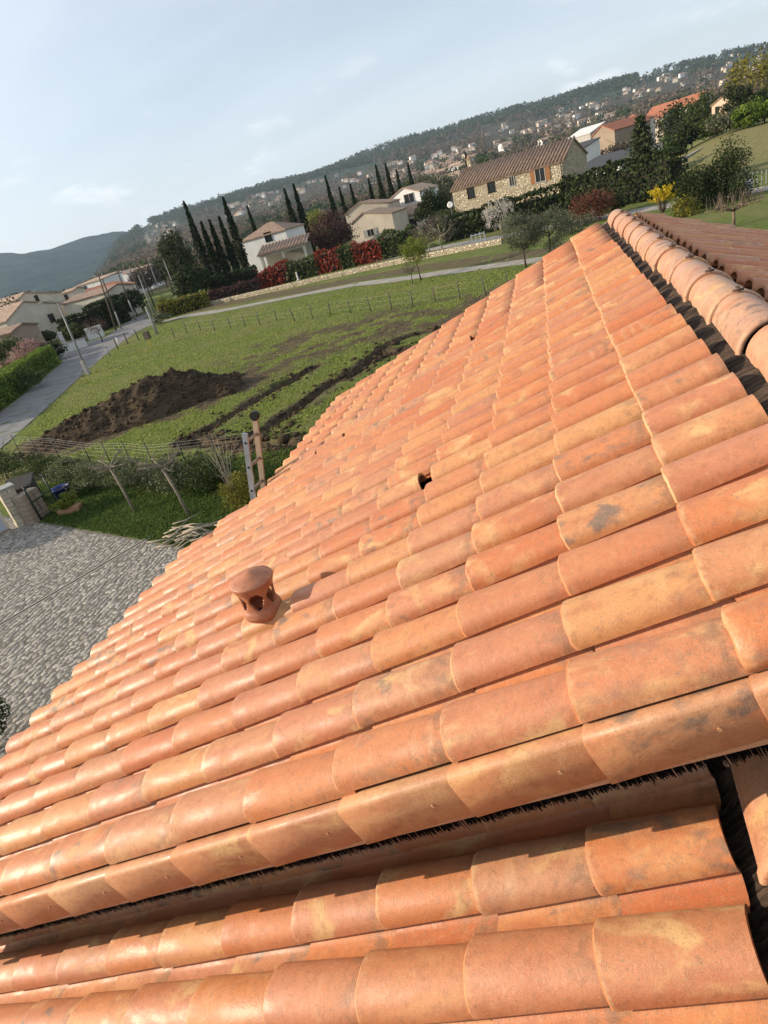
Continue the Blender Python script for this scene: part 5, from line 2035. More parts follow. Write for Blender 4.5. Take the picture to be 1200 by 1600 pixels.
# lime green tree and bare companion at the track
b = G(658, 438)
tree('spring_tree', b, 3.9, (1.35, 1.3, 1.45), 'small lime green spring tree beside the gravel track', 'tree', 'lime', 2600, 0.10, 26, 0.36, trunk_r=0.07, ctr=0.66)
b = G(645, 444)
tree('bare_sapling', b, 2.4, (0.7, 0.7, 0.7), 'bare brown sapling left of the lime green tree', 'sapling', 'twig', 500, 0.06, 12, 0.4, trunk_r=0.05, ctr=0.6)
# blossom
b = on(785, 372, 84)
tree('white_blossom_tree', b, at(783, 318, 84)[2] - b[2], (2.1, 2.0, 2.3), 'white blossoming tree against the dark hedge', 'tree', 'blossom', 1500, 0.12, 42, 0.20, trunk_r=0.09, ctr=0.60, bark='palebark', nb=11)
b = on(690, 395, 80)
tree('grey_blossom_tree', b, at(692, 340, 80)[2] - b[2], (2.9, 2.7, 1.9), 'wide greyish blossoming tree left of the dark hedge', 'tree', 'twig', 1700, 0.13, 48, 0.22, trunk_r=0.11, ctr=0.66, bark='palebark', nb=11)
b = on(672, 400, 83)
tree('grey_blossom_tree', b, 3.6, (2.0, 2.0, 1.4), 'smaller greyish tree behind the lime green tree', 'tree', 'twig', 1100, 0.13, 30, 0.24, trunk_r=0.09, ctr=0.64, bark='palebark', nb=9)
b = on(567, 415, 93)
tree('pale_blossom_shrub', b, 3.0, (1.5, 1.4, 1.2), 'pale blossoming shrub between the red hedge pieces', 'shrub', 'pinkbl', 700, 0.14, 22, 0.28, trunk_r=0.06, ctr=0.6, bark='palebark')
# right side
b = on(1035, 335, 66)
t = thing('forsythia_bush', b, 'bright yellow flowering bush behind the roof ridge', 'bush')
mb = MB()
Ps = []
for k in range(34):
    a = rng.uniform(0, 2 * math.pi)
    l_ = rng.uniform(1.2, 2.3)
    tip = np.array([math.cos(a) * rng.uniform(0.3, 1.5), math.sin(a) * rng.uniform(0.3, 1.2), l_])
    mid = tip * 0.5 + np.array([0, 0, 0.25])
    mb.tube([(0.1 * math.cos(a), 0.1 * math.sin(a), -0.05), mid, tip], [0.02, 0.014, 0.006], 4, cap=False)
    s = rng.uniform(0.2, 1, 60)[:, None]
    Ps.append(mid * (1 - s) * 1.0 + tip * s + rng.normal(0, 0.06, (60, 3)))
mb.build('stems', M['bark'], t)
V_, F_ = cards(np.concatenate(Ps), 0.11, 1.2, 0.2)
npmesh('blossom', V_, F_, M['yellow'], t)
for (px, py, D_, h_, rx_, lab, lf) in ((1090, 335, 63, 3.6, 1.9, 'left dark glossy shrub behind the yellow bush', 'evergreen'), (1135, 325, 64, 4.4, 2.4, 'right and taller dark glossy shrub behind the pruned tree', 'evergreen'),
                                      (1070, 345, 60, 1.6, 1.2, 'small yellow green shrub between yellow bush and dark shrubs', 'gold')):
    b = on(px, py, D_)
    tree('dark_shrub' if lf == 'evergreen' else 'golden_shrub', b, h_, (rx_, rx_ * 0.9, h_ * 0.66), lab, 'shrub', lf, 4600 if lf == 'evergreen' else 900, 0.15, 54, 0.42, ctr=0.36)
# pollarded tree at the right
b = G(1146, 354)
t = thing('pollarded_tree', b, 'bare pollarded tree with flat spreading crown at right', 'tree')
mb = MB()
mb.tube([(0, 0, -0.05), (0.03, 0, 0.5), (0, 0, 1.0)], [0.12, 0.09, 0.09], 8)
for k in range(9):
    a = 2 * math.pi * k / 9 + rng.normal(0, 0.2)
    l_ = rng.uniform(1.0, 2.1)
    e = np.array([math.cos(a) * l_, math.sin(a) * l_, 1.15 + rng.uniform(0, 0.25)])
    mb.tube([(0, 0, 0.95), e * np.array([0.5, 0.5, 1]) + np.array([0, 0, 0.02]), e], [0.06, 0.045, 0.03], 6)
    for j in range(9):
        s = rng.uniform(0.3, 1.0)
        p = np.array([0, 0, 0.95]) * (1 - s) + e * s
        mb.tube([p, p + np.array([rng.normal(0, 0.18), rng.normal(0, 0.18), rng.uniform(0.5, 1.1)])], [0.022, 0.006], 4, cap=False)
mb.build('trunk', M['shoot'], t)

# hillside shrubs and trees beyond the meadow
sh = [(1045, 215, 140, 4.0, 3.2, 'midgreen', 'mid green bush left of the meadow top'), (1080, 205, 142, 4.5, 3.8, 'evergreen', 'dark bush above the meadow left part'), (1110, 200, 138, 3.6, 3.4, 'midgreen', 'green bush below the pinkish villa'),
      (1140, 205, 132, 3.0, 3.4, 'olive', 'olive green bush above the meadow middle'), (1170, 205, 130, 3.6, 3.4, 'brighthedge', 'bright green bush above the meadow right part'), (1195, 195, 134, 4.6, 3.6, 'evergreen', 'dark bush at the right edge above the meadow'),
      (1052, 170, 190, 9.0, 6.5, 'evergreen', 'big dark tree above the conifer below the long red roof'), (1098, 175, 175, 8.0, 4.5, 'midgreen', 'tall green tree left of the pinkish villa'), (1150, 165, 158, 6.5, 4.0, 'evergreen', 'dark tree before the grey villa wing'),
      (1185, 150, 170, 12.0, 6.5, 'gold', 'yellowish olive tree rising at the right edge'), (975, 228, 165, 5.0, 4.0, 'twig', 'bare brown tree between the dark roof and red roofs'), (945, 228, 160, 5.0, 4.0, 'twig', 'bare tree before the ochre gable house'),
      (915, 235, 158, 4.0, 3.0, 'rusty', 'brownish shrub beside the small white modern house'), (870, 205, 330, 9.0, 5.0, 'cedar', 'dark tree above the stone house roof end'), (935, 175, 330, 8.0, 6.0, 'evergreen', 'dark round tree above the ochre gable house')]
for (px, py, D_, h_, rx_, lf, lab) in sh:
    b = on(px, py, D_)
    tree('hillside_tree' if h_ > 4.6 else 'hillside_bush', b, h_, (rx_, rx_, h_ * 0.5), lab, 'tree' if h_ > 4.6 else 'bush', lf, 1500, 0.12 + 0.0022 * D_, 22, 0.42, ctr=0.55)
# trees filling the foot of the hill, seen between houses
mid = [(20, 455, 190, 9, 5, 'evergreen', 'dark pine at the left edge behind the beige houses'), (3, 478, 130, 8, 5.5, 'cedar', 'dark rounded pine at the far left edge'), (110, 452, 260, 7, 5, 'twig', 'bare tree in the valley left of the white boxy house'),
       (230, 440, 190, 8, 5, 'twig', 'bare tree right of the sunlit white house'), (250, 420, 200, 8, 4, 'cedar', 'dark tree above the leaning grey pole'), (470, 365, 150, 6, 4, 'evergreen', 'dark clump at the foot of the two tall cypresses'),
       (500, 350, 160, 9, 4, 'lime', 'pale greenish tree behind the purple brown tree'), (640, 290, 200, 8, 5, 'midgreen', 'green tree between the rightmost cypresses'), (600, 295, 210, 9, 5, 'olive', 'grey green tree behind the tall cypress pair'),
       (410, 345, 190, 7, 6, 'evergreen', 'dark evergreen clump behind the white hipped house'), (690, 285, 190, 9, 6, 'olive', 'greyish tree behind the dense round evergreen'), (740, 265, 260, 9, 6, 'midgreen', 'green tree behind the stone house roof'),
       (810, 232, 300, 9, 6, 'twig', 'bare tree behind the stone house ridge')]
for (px, py, D_, h_, rx_, lf, lab) in mid:
    b = on(px, py, D_)
    tree('background_tree', b, h_, (rx_, rx_, h_ * 0.46), lab, 'tree', lf, 1500, 0.12 + 0.0022 * D_, 24, 0.42, ctr=0.58)

for i, px in enumerate(range(366, 905, 30)):
    D_ = float(rng.uniform(165, 255))
    py = 480 - 0.285 * px
    lf = ('twig', 'twig', 'olive', 'twig', 'midgreen', 'cedar')[int(rng.integers(0, 6))]
    h_ = float(rng.uniform(6.5, 10.5))
    kind_ = {'twig': 'bare brown', 'olive': 'greyish', 'midgreen': 'green', 'cedar': 'dark green'}[lf]
    tree('belt_tree', on(px, py, D_), h_, (h_ * 0.42, h_ * 0.42, h_ * 0.46), kind_ + ' tree, ' + ordn_[i] + ' from left in the belt behind the houses', 'tree', lf, 1100, 0.10 + 0.0018 * D_, 24, 0.40, ctr=0.58, group='belt of trees behind the houses')

# ================================================================== hedges
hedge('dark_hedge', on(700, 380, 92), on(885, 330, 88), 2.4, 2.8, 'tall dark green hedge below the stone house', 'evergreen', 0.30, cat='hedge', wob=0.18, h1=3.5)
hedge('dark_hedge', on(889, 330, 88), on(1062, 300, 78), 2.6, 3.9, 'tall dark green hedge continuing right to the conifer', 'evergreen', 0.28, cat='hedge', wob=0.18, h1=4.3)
hg = [((403, 100), (447, 98), 2.5, 'photinia', 'leftmost red leaved hedge piece below the portico'), ((450, 98), (500, 96), 2.3, 'midgreen', 'olive green hedge between the two left red pieces'), ((502, 96), (536, 94), 2.8, 'photinia', 'middle red leaved hedge piece below the purple tree'),
      ((538, 94), (558, 93), 2.5, 'midgreen', 'short green hedge right of the middle red piece'), ((561, 93), (603, 91), 2.8, 'photinia', 'rightmost red leaved hedge piece before the cream house'), ((606, 91), (652, 89), 2.8, 'midgreen', 'green hedge right of the rightmost red piece')]
for (a_, da), (b_, db), h_, lf, lab in hg:
    hedge('garden_hedge', on(a_, 420, da), on(b_, 405, db), 1.8, h_, lab, lf, 0.26, group='garden hedges along the lane', wob=0.34)
hedge('dark_garden_hedge', on(326, 440, 108), on(400, 425, 106), 2.0, 3.0, 'dark garden hedge below the left cypress row', 'evergreen', 0.30, wob=0.15)
hedge('brown_hedge', on(322, 455, 101), on(402, 440, 99), 1.0, 1.6, 'thin reddish brown hedge along the pale fence', 'purple', 0.24, 0.7, wob=0.25)
hedge('clipped_hedge', on(248, 480, 99), on(322, 462, 97), 1.8, 2.0, 'clipped yellow green hedge right of the lane bend', 'gold', 0.24, wob=0.12)
b = on(257, 462, 100)
tree('yellow_green_bush', b, 3.0, (1.9, 1.7, 1.5), 'glowing yellow green bush beside the leaning grey pole', 'bush', 'lime', 1500, 0.20, 18, 0.42, ctr=0.52)
b = on(245, 490, 92)
tree('variegated_shrub', b, 1.6, (2.2, 1.6, 0.8), 'pale leaved low shrub at the lane bend', 'shrub', 'vari', 900, 0.18, 16, 0.4, ctr=0.5)
# bright hedge along the road's left side
hedge('bright_hedge', G(-30, 672) + (-1.2, -0.6, 0), G(96, 566) + (-1.0, -0.3, 0), 1.7, 2.1, 'bright green clipped hedge along the left side of the road', 'brighthedge', 0.17, wob=0.10)
hedge('clipped_dark_hedge', G(152, 522) + (-1, 2, 0), G(222, 484) + (-1.5, 1, 0), 2.0, 4.0, 'tall clipped dark hedge with sunlit top beside the road', 'evergreen', 0.30, wob=0.05)
hedge('clipped_dark_hedge', on(92, 505, 112), on(190, 474, 116), 2.0, 3.2, 'long dark hedge in front of the low cream house', 'evergreen', 0.32, wob=0.05)
b = on(35, 530, 88)
tree('pink_blossom_shrub', b, 3.2, (3.2, 2.4, 1.5), 'pinkish blossoming shrub behind the bright hedge', 'shrub', 'pinkbl', 1900, 0.18, 30, 0.35, ctr=0.55)
b = on(10, 540, 76)
tree('bronze_shrub', b, 2.6, (2.6, 2.2, 1.2), 'bronze leaved shrub at the left edge behind the bright hedge', 'shrub', 'rusty', 1700, 0.17, 24, 0.38, ctr=0.5)
b = on(68, 530, 86)
tree('dome_shrub', b, 2.4, (2.1, 1.8, 1.1), 'dark clipped dome shrub behind the bright hedge end', 'shrub', 'evergreen', 1500, 0.17, 18, 0.42, ctr=0.5)
b = on(25, 575, 66)
tree('green_garden_shrub', b, 2.0, (2.4, 2.0, 0.9), 'green garden shrub between bronze shrub and bright hedge', 'shrub', 'midgreen', 1500, 0.15, 20, 0.4, ctr=0.5)
b = on(150, 512, 92)
tree('bare_garden_tree', b, 3.6, (2.0, 1.8, 1.2), 'small bare reddish tree before the clipped dark hedge', 'tree', 'purple', 420, 0.12, 20, 0.35, ctr=0.6)

for (px, py, D_, h_, r_, lf, lab) in ((108, 498, 105, 2.6, 2.0, 'midgreen', 'green bush before the narrow pale end bay'), (62, 520, 104, 2.8, 2.2, 'evergreen', 'dark bush before the big beige gable'), (5, 520, 92, 4.0, 2.6, 'midgreen', 'green tree at the left edge beside the brown roofed shed'),
                                       (205, 470, 122, 4.5, 3.0, 'evergreen', 'dark tree between the poles above the road bend'), (190, 455, 145, 5.0, 3.4, 'twig', 'bare tree behind the wide red roof'), (140, 440, 240, 8.0, 5.0, 'twig', 'bare tree behind the white boxy house'), (85, 450, 210, 8.0, 5.0, 'twig', 'bare tree behind the upper beige house'), (60, 448, 230, 9.0, 3.0, 'cedar', 'dark pointed tree behind the upper beige house')):
    tree('village_tree', on(px, py, D_), h_, (r_, r_, h_ * 0.48), lab, 'tree', lf, 1300, 0.10 + 0.0018 * D_, 20, 0.42, ctr=0.55)

# ================================================================== walls, gates, small masonry
def block(name, c, d, ang, mat, label, cat, cap=None):
    t = thing(name, c, label, cat, None, ang)
    MB().box((0, 0, d[2] / 2), d).build('body', mat, t)
    if cap:
        MB().box((0, 0, d[2] + 0.05), (d[0] + 0.15, d[1] + 0.15, 0.1)).build('coping', cap, t)
    return t


block('garden_wall', G(112, 549), (4.2, 0.3, 1.1), 0.75, M['white'], 'low white wall at the left driveway mouth', 'wall', M['concrete'])
block('gate_pillar', G(102, 541), (0.6, 0.6, 1.9), 0.75, M['white'], 'white gate pillar with cap at the left driveway mouth', 'pillar', M['white'])
block('garden_wall', G(128, 532), (3.0, 0.3, 0.9), 0.3, M['pale_wall'], 'sunlit cream wall right of the white gate pillar', 'wall', M['concrete'])
block('meter_cabinet', G(152, 528), (2.2, 1.0, 1.5), 0.5, M['white'], 'white tapered block beside the road before dark hedge', 'cabinet', M['white'])
block('white_crate', G(200, 488), (1.2, 0.8, 0.9), 0.3, M['white'], 'small white box at the foot of the tall dark hedge', 'box')
# low stone wall along the bank
wpts = [on(*q) for q in ((238, 470, 104), (300, 465, 99), (380, 455, 93), (460, 445, 88), (540, 435, 84), (620, 425, 80), (700, 415, 76), (790, 405, 72))]
for i, (a_, b_) in enumerate(zip(wpts[:-1], wpts[1:])):
    c_ = (a_ + b_) / 2
    L_ = np.linalg.norm((b_ - a_)[:2])
    block('low_stone_wall', (c_[0], c_[1], 0), (L_ - 0.06, 0.5, 0.55), math.atan2(b_[1] - a_[1], b_[0] - a_[0]), M['rubble'],
          ('first', 'second', 'third', 'fourth', 'fifth', 'sixth', 'seventh')[i] + ' stretch from the left of the low stone wall', 'wall')
# white gate at the lane
p_ = on(748, 378, 79)
t = thing('white_gate', p_, 'small white slatted gate on the lane below the blossom tree', 'gate', None, 0.1)
for x in (-0.75, -0.25, 0.25, 0.75):
    MB().box((x, 0, 0.55), (0.16, 0.08, 1.1)).build('post', M['white'], t)
for z in (0.25, 0.95):
    MB().box((0, -0.06, z), (1.6, 0.05, 0.12)).build('rail', M['white'], t)
# small white figure by the lane
p_ = on(467, 440, 96)
t = thing('garden_ornament', p_, 'small white ornament standing by the lane near red hedge', 'ornament')
MB().lathe((0, 0, 0), [(0.25, 0), (0.2, 0.1), (0.1, 0.3), (0.16, 0.6), (0.1, 0.9), (0.12, 1.1), (0.0, 1.2)], 10).build('figure', M['white'], t)
MB().lathe((0, 0, 0), [(0.3, -0.02), (0.3, 0.06), (0.0, 0.06)], 10).build('base', M['concrete'], t)
# right: white palings, slanted frame
for i in range(5):
    p_ = on(1176 + i * 7, 300, 70)
    block('white_paling', p_, (0.08, 0.08, 1.2), 0, M['concrete'], ('first', 'second', 'third', 'fourth', 'fifth')[i] + ' white paling from the left at the right edge', 'paling')
p_ = on(1170, 300, 66)
t = thing('garden_heater', p_, 'white round topped garden tank right of dark shrubs', 'tank')
MB().lathe((0, 0, 0), [(0.32, 0.0), (0.33, 0.1), (0.33, 0.9), (0.25, 1.05), (0.0, 1.12)], 14).build('body', M['white'], t)
MB().lathe((0, 0, 0), [(0.07, 1.0), (0.07, 1.3), (0.0, 1.32)], 8).build('cap', M['greypole'], t)
p_ = on(1028, 225, 128)
t = thing('road_sign', p_, 'small grey road sign between conifer and meadow', 'sign')
MB().tube([(0, 0, 0), (0, 0, 2.6)], 0.05, 6).build('post', M['greypole'], t)
MB().box((0, -0.06, 3.1), (1.3, 0.05, 1.2)).build('panel', M['blueshut'], t)
ribbon('hill_road', [on(*q) for q in ((1000, 240, 118), (1030, 235, 118), (1060, 225, 121), (1085, 218, 126))], 3.0, 0.05, M_TRACK, 'short pale road bend left of the meadow')

# ================================================================== poles
def pole(name, top, D_, r0, mat, label, base_px=None, extra=None, cat='pole', split=None):
    pt = at(*top, D_)
    b = on(*(base_px or top), D_) if base_px is None else on(*base_px, D_)
    t = thing(name, b, label, cat)
    e = pt - b
    if split:
        m_ = e * split
        MB().tube([(0, 0, 0), m_], [r0, r0 * 0.85], 8).build('base_section', M['concrete'], t)
        MB().tube([m_, e], [r0 * 0.95, r0 * 0.6], 8).build('shaft', mat, t)
    else:
        MB().tube([(0, 0, -0.05), e], [r0, r0 * 0.62], 8).build('shaft', mat, t)
    if extra == 'cross':
        a = MB()
        a.box(e - unit(e) * 0.4, (1.5, 0.1, 0.12))
        a.build('crossarm', M['polewood'], t)
        for x in (-0.6, 0.0, 0.6):
            MB().lathe(tuple(e - unit(e) * 0.34 + np.array([x, 0, 0])), [(0.05, 0), (0.06, 0.08), (0.04, 0.16), (0, 0.18)], 8).build('insulator', M['white'], t)
    elif extra == 'lamp':
        MB().tube([e - unit(e) * 0.15, e + np.array([-0.5, -0.3, 0.25]), e + np.array([-1.0, -0.5, 0.28])], 0.035, 6).build('arm', M['greypole'], t)
        l_ = MB()
        l_.box(e + np.array([-1.15, -0.55, 0.27]), (0.55, 0.22, 0.10))
        l_.build('lamp_head', M['greypole'], t)
        bx = MB()
        bx.box((0, 0, 0.65), (0.34, 0.30, 1.3))
        bx.build('service_box', M['concrete'], t)
    elif extra == 'box':
        bx = MB()
        bx.box(e * 0.65 + np.array([0.12, -0.1, 0]), (0.3, 0.25, 0.5))
        bx.build('junction_box', M['greypole'], t)
    return t


bl = G(138, 585)
pole('street_lamp', (89, 471), float(np.hypot(*(bl - CAM)[:2])), 0.11, M['greypole'], 'grey street lamp post on the grass beside the road', (138, 585), 'lamp', 'street lamp')
bl = G(246, 522)
pole('stub_pole', (227, 479), float(np.hypot(*(bl - CAM)[:2])), 0.17, M['concrete'], 'thick leaning grey pole stub at the field corner', (246, 522), None, 'pole')
for (top, base, D_, r0, mt, lab, ex_t, sp_) in [
        ((153, 427), (174, 500), 104, 0.14, 'polewood', 'left wooden pole of the leaning pair by the hedge', 'cross', None),
        ((160, 436), (188, 510), 104, 0.13, 'polewood', 'right wooden pole of the leaning pair by the hedge', None, 0.36),
        ((183, 423), (207, 487), 112, 0.13, 'polewood', 'wooden pole with pale foot at the road bend', 'cross', 0.42),
        ((203, 421), (222, 470), 128, 0.13, 'polewood', 'wooden pole behind the road bend, left of three', None, None),
        ((211, 402), (232, 455), 132, 0.14, 'polewood', 'tallest dark wooden pole above the road bend', 'cross', None),
        ((216, 430), (237, 484), 98, 0.11, 'greypole', 'slim grey pole with a box near the lane corner', 'box', None),
        ((231, 405), (243, 440), 150, 0.10, 'greypole', 'thin pale pole far behind the lane corner', None, None),
        ((256, 408), (273, 449), 108, 0.10, 'concrete', 'leaning pale grey pole by the yellow green bush', None, None)]:
    pole('utility_pole', top, D_, r0, M[mt], lab, base, ex_t, 'pole', sp_)
# overhead cables between the poles
def cable(a, b, sag, label, r=0.012):
    a, b = np.asarray(a), np.asarray(b)
    t = thing('overhead_cable', (a[0], a[1], a[2]), label, 'cable', 'thin overhead cables')
    pts = [a + (b - a) * s - np.array([0, 0, sag * 4 * s * (1 - s)]) - a for s in np.linspace(0, 1, 9)]
    MB().tube(pts, r, 4).build('wire', M['asphalt_black'], t)


cable(at(89, 471, 63), at(154, 428, 104), 0.9, 'thin cable from street lamp to the leaning wooden pair')
cable(at(154, 428, 104), at(184, 424, 112), 0.3, 'thin cable from the wooden pair to the pale footed pole')
cable(at(184, 424, 112), at(212, 403, 132), 0.4, 'thin cable from pale footed pole to the tallest pole')
# short road posts
for (px, py, h_, m_, lab) in ((185, 546, 1.1, 'polewood', 'first dark short post from the left on the road edge'), (187, 540, 1.0, 'white', 'white and blue short marker post on the road edge'), (200, 537, 1.2, 'polewood', 'dark slanting short post on the road edge'), (217, 532, 1.2, 'polewood', 'thin short post before the field corner'), (172, 557, 0.9, 'greypole', 'lowest thin post at the grass edge near the lamp')):
    p_ = G(px, py)
    t = thing('road_post', p_, lab, 'post')
    MB().tube([(0, 0, -0.05), (-0.05, 0.02, h_)], 0.07, 6).build('shaft', M[m_], t)
    MB().tube([(-0.05, 0.02, h_), (-0.052, 0.02, h_ + 0.08)], 0.075, 6).build('cap', M['blue'] if m_ == 'white' else M['greypole'], t)
p_ = G(238, 543)
t = thing('letter_box', p_, 'dark box on a yellow footed post at the field corner', 'post box')
MB().tube([(0, 0, -0.05), (-0.05, 0, 0.9)], 0.05, 6).build('post', M['gold_paint'] if 'gold_paint' in M else M['polewood'], t)
MB().box((-0.06, 0, 1.25), (0.55, 0.4, 0.75)).build('box', M['polewood'], t)
# field fence
fp = [(273, 528), (293, 521), (314, 517), (336, 516), (361, 513), (383, 510), (407, 508), (433, 502), (461, 502), (489, 499), (517, 493), (548, 490), (580, 487), (612, 483), (645, 479), (681, 473), (719, 468), (760, 464), (795, 452)]
ordn = ['first', 'second', 'third', 'fourth', 'fifth', 'sixth', 'seventh', 'eighth', 'ninth', 'tenth', 'eleventh', 'twelfth', 'thirteenth', 'fourteenth', 'fifteenth', 'sixteenth', 'seventeenth', 'eighteenth', 'nineteenth']
fpos = []
for i, q in enumerate(fp):
    p_ = G(*q)
    fpos.append(p_)
    t = thing('fence_post', p_, ordn[i] + ' wooden post from the left of the field fence', 'fence post', 'posts of the field fence')
    hh_ = rng.uniform(0.95, 1.25)
    MB().tube([(0, 0, -0.1), (rng.normal(0, 0.05), rng.normal(0, 0.05), hh_)], [0.048, 0.04], 6).build('shaft', M['polewood'], t)
    MB().box((0, -0.06, hh_ * 0.85), (0.05, 0.05, 0.05)).build('staple', M['wire'], t)
t = thing('fence_wire', fpos[0], 'thin wire strands strung along the field fence posts', 'wire')
for z in (0.35, 0.7, 1.05):
    MB().tube([p_ - fpos[0] + np.array([0, -0.07, z]) for p_ in fpos], 0.004, 3, cap=False).build('strand', M['wire'], t)

# ================================================================== earth mound
mc = (MOUND_A + MOUND_B) / 2
ma = unit(MOUND_B - MOUND_A)
ML = float(np.linalg.norm(MOUND_B - MOUND_A))
t = thing('earth_mound', (mc[0], mc[1], 0), 'long heap of freshly dug brown earth in the field', 'earth mound')
nu, nv = 150, 78
U, Vv = np.meshgrid(np.linspace(-ML / 2 - 3.2, ML / 2 + 3.2, nu), np.linspace(-3.3, 3.3, nv), indexing='ij')
wx, wy = mc[0] + ma[0] * U - ma[1] * Vv, mc[1] + ma[1] * U + ma[0] * Vv
rr_ = np.sqrt((np.maximum(np.abs(U) - ML / 2, 0) / 3.0) ** 2 + (Vv / 2.9) ** 2)
rr_ = rr_ + (vnoise(wx * 0.55, wy * 0.55, 3) - 0.5) * 0.5
hz = np.clip(1 - rr_, 0, 1) ** 0.85 * (1.40 + 0.4 * np.sin(U * 0.55 + 0.9) + 0.35 * (vnoise(wx * 0.4 + 9, wy * 0.4, 2) - 0.5))
hz = hz + ((vnoise(wx * 1.6, wy * 1.6, 4) - 0.5) * 0.50 + (np.abs(vnoise(wx * 4.5, wy * 4.5, 3) - 0.5)) * 0.22) * smooth((1.02 - rr_) / 0.3) - 0.08 * smooth((rr_ - 0.9) / 0.1)
Vm = np.stack([ma[0] * U - ma[1] * Vv, ma[1] * U + ma[0] * Vv, hz], -1).reshape(-1, 3)
im = np.arange(nu * nv).reshape(nu, nv)
npmesh('soil', Vm, np.stack([im[:-1, :-1], im[1:, :-1], im[1:, 1:], im[:-1, 1:]], -1).reshape(-1, 4), M['soil'], t, False)


def clods(name, P, sz, mat, parent):
    """angular lumps"""
    k = 8
    base_v = unit(np.array([(x, y, z) for x in (-1, 1) for y in (-1, 1) for z in (-1, 1)], float))
    bf = np.array([(0, 1, 3, 2), (4, 6, 7, 5), (0, 4, 5, 1), (2, 3, 7, 6), (0, 2, 6, 4), (1, 5, 7, 3)])
    n_ = len(P)
    V_ = P[:, None, :] + base_v[None] * sz[:, None, None] * rng.uniform(0.6, 1.3, (n_, 8, 3)) * np.array([1, 1, 0.8])
    th = rng.uniform(0, 3, n_)
    F_ = (np.arange(n_) * 8)[:, None, None] + bf[None]
    return npmesh(name, V_.reshape(-1, 3), F_.reshape(-1, 4), mat, parent)


sel = rng.integers(0, nu * nv, 1500)
Pc = Vm[sel]
Pc = Pc[(Pc[:, 2] > 0.05)]
o = clods('clod', Pc + np.array([0, 0, 0.03]), rng.gamma(1.6, 0.026, len(Pc)) + 0.02, M['soil'], t)
stuff(o)
# clods scattered along the trenches and on the churned ground
Ps = []
for tr, m_ in ((TR_A, 260), (TR_B, 380), (TR_C, 700), (TR_D, 250)):
    tr = np.array(tr)
    k = rng.integers(0, len(tr) - 1, m_)
    s = rng.random(m_)[:, None]
    Ps.append(tr[k] * (1 - s) + tr[k + 1] * s + rng.normal(0, 0.65, (m_, 2)))
P2 = np.concatenate(Ps)
P2 = P2[trench_depth(P2[:, 0], P2[:, 1]) < 0.05]
P3 = np.column_stack([P2, np.full(len(P2), 0.03)])
o = clods('loose_clods', P3, rng.gamma(1.8, 0.030, len(P3)) + 0.025, M['soil'], None)
stuff(o, 'loose brown clods beside the trenches')
o['category'] = 'soil'

# ================================================================== garden behind the driveway
# wire fence between garden and field
gf = [G(*q) for q in ((-20, 745), (12, 728), (40, 722), (68, 724), (100, 728), (150, 738), (182, 742), (214, 742), (250, 748), (300, 745), (350, 740), (400, 735))]
for i, p_ in enumerate(gf):
    t = thing('garden_fence_post', p_, ordn[i] + ' thin dark post from the left of the garden wire fence', 'fence post', 'posts of the garden wire fence')
    MB().tube([(0, 0, -0.05), (0.01, 0, 1.5)], 0.022, 6).build('shaft', M['green_metal'], t)
    MB().tube([(0.01, 0, 1.5), (0.01, 0, 1.53)], 0.028, 6).build('cap', M['green_metal'], t)
t = thing('wire_fence', gf[0], 'fine horizontal wires between garden and field', 'wire fence')
for z in (0.35, 0.62, 0.85, 1.05, 1.2, 1.32, 1.42):
    MB().tube([p_ - gf[0] + np.array([0, 0, z]) for p_ in gf], 0.0035, 3, cap=False).build('strand', M['wire'], t)
# shrub row along the fence
sr = [(150, 765, 0.9, 1.0, 'vari', 'pale leaved shrub left of the left pollarded fruit tree'), (205, 760, 1.0, 1.1, 'vari', 'pale leaved shrub behind the left pollarded fruit tree'), (255, 762, 0.95, 1.0, 'olive', 'grey green shrub behind the right pollarded fruit tree'),
      (300, 765, 1.0, 1.0, 'vari', 'pale leaved shrub right of the right pollarded fruit tree'), (335, 765, 1.1, 0.9, 'midgreen', 'green shrub left of the ladder'), (60, 745, 0.9, 1.2, 'midgreen', 'green shrub at the fence behind the compost bin'), (15, 750, 1.2, 1.2, 'evergreen', 'dark shrub at the left edge behind the stone pillar'), (110, 750, 0.8, 1.0, 'vari', 'pale leaved shrub behind the blue tub')]
for (px, py, h_, r_, lf, lab) in sr:
    tree('garden_shrub', G(px, py), h_ * 1.3, (r_ * 1.3, r_, h_ * 0.6), lab, 'shrub', lf, 2200, 0.07, 22, 0.42, ctr=0.52, group='shrubs along the garden fence')
b = G(388, 800)
tree('golden_bush', b, 1.5, (0.75, 0.7, 0.72), 'rounded golden green bush at the ladder foot', 'bush', 'gold', 3000, 0.055, 22, 0.45, ctr=0.52)
b = G(-12, 1172)
tree('corner_bush', b, 1.3, (0.62, 0.62, 0.62), 'dark bush at the left edge below the cobbles', 'bush', 'evergreen', 2200, 0.06, 18, 0.45, ctr=0.52)


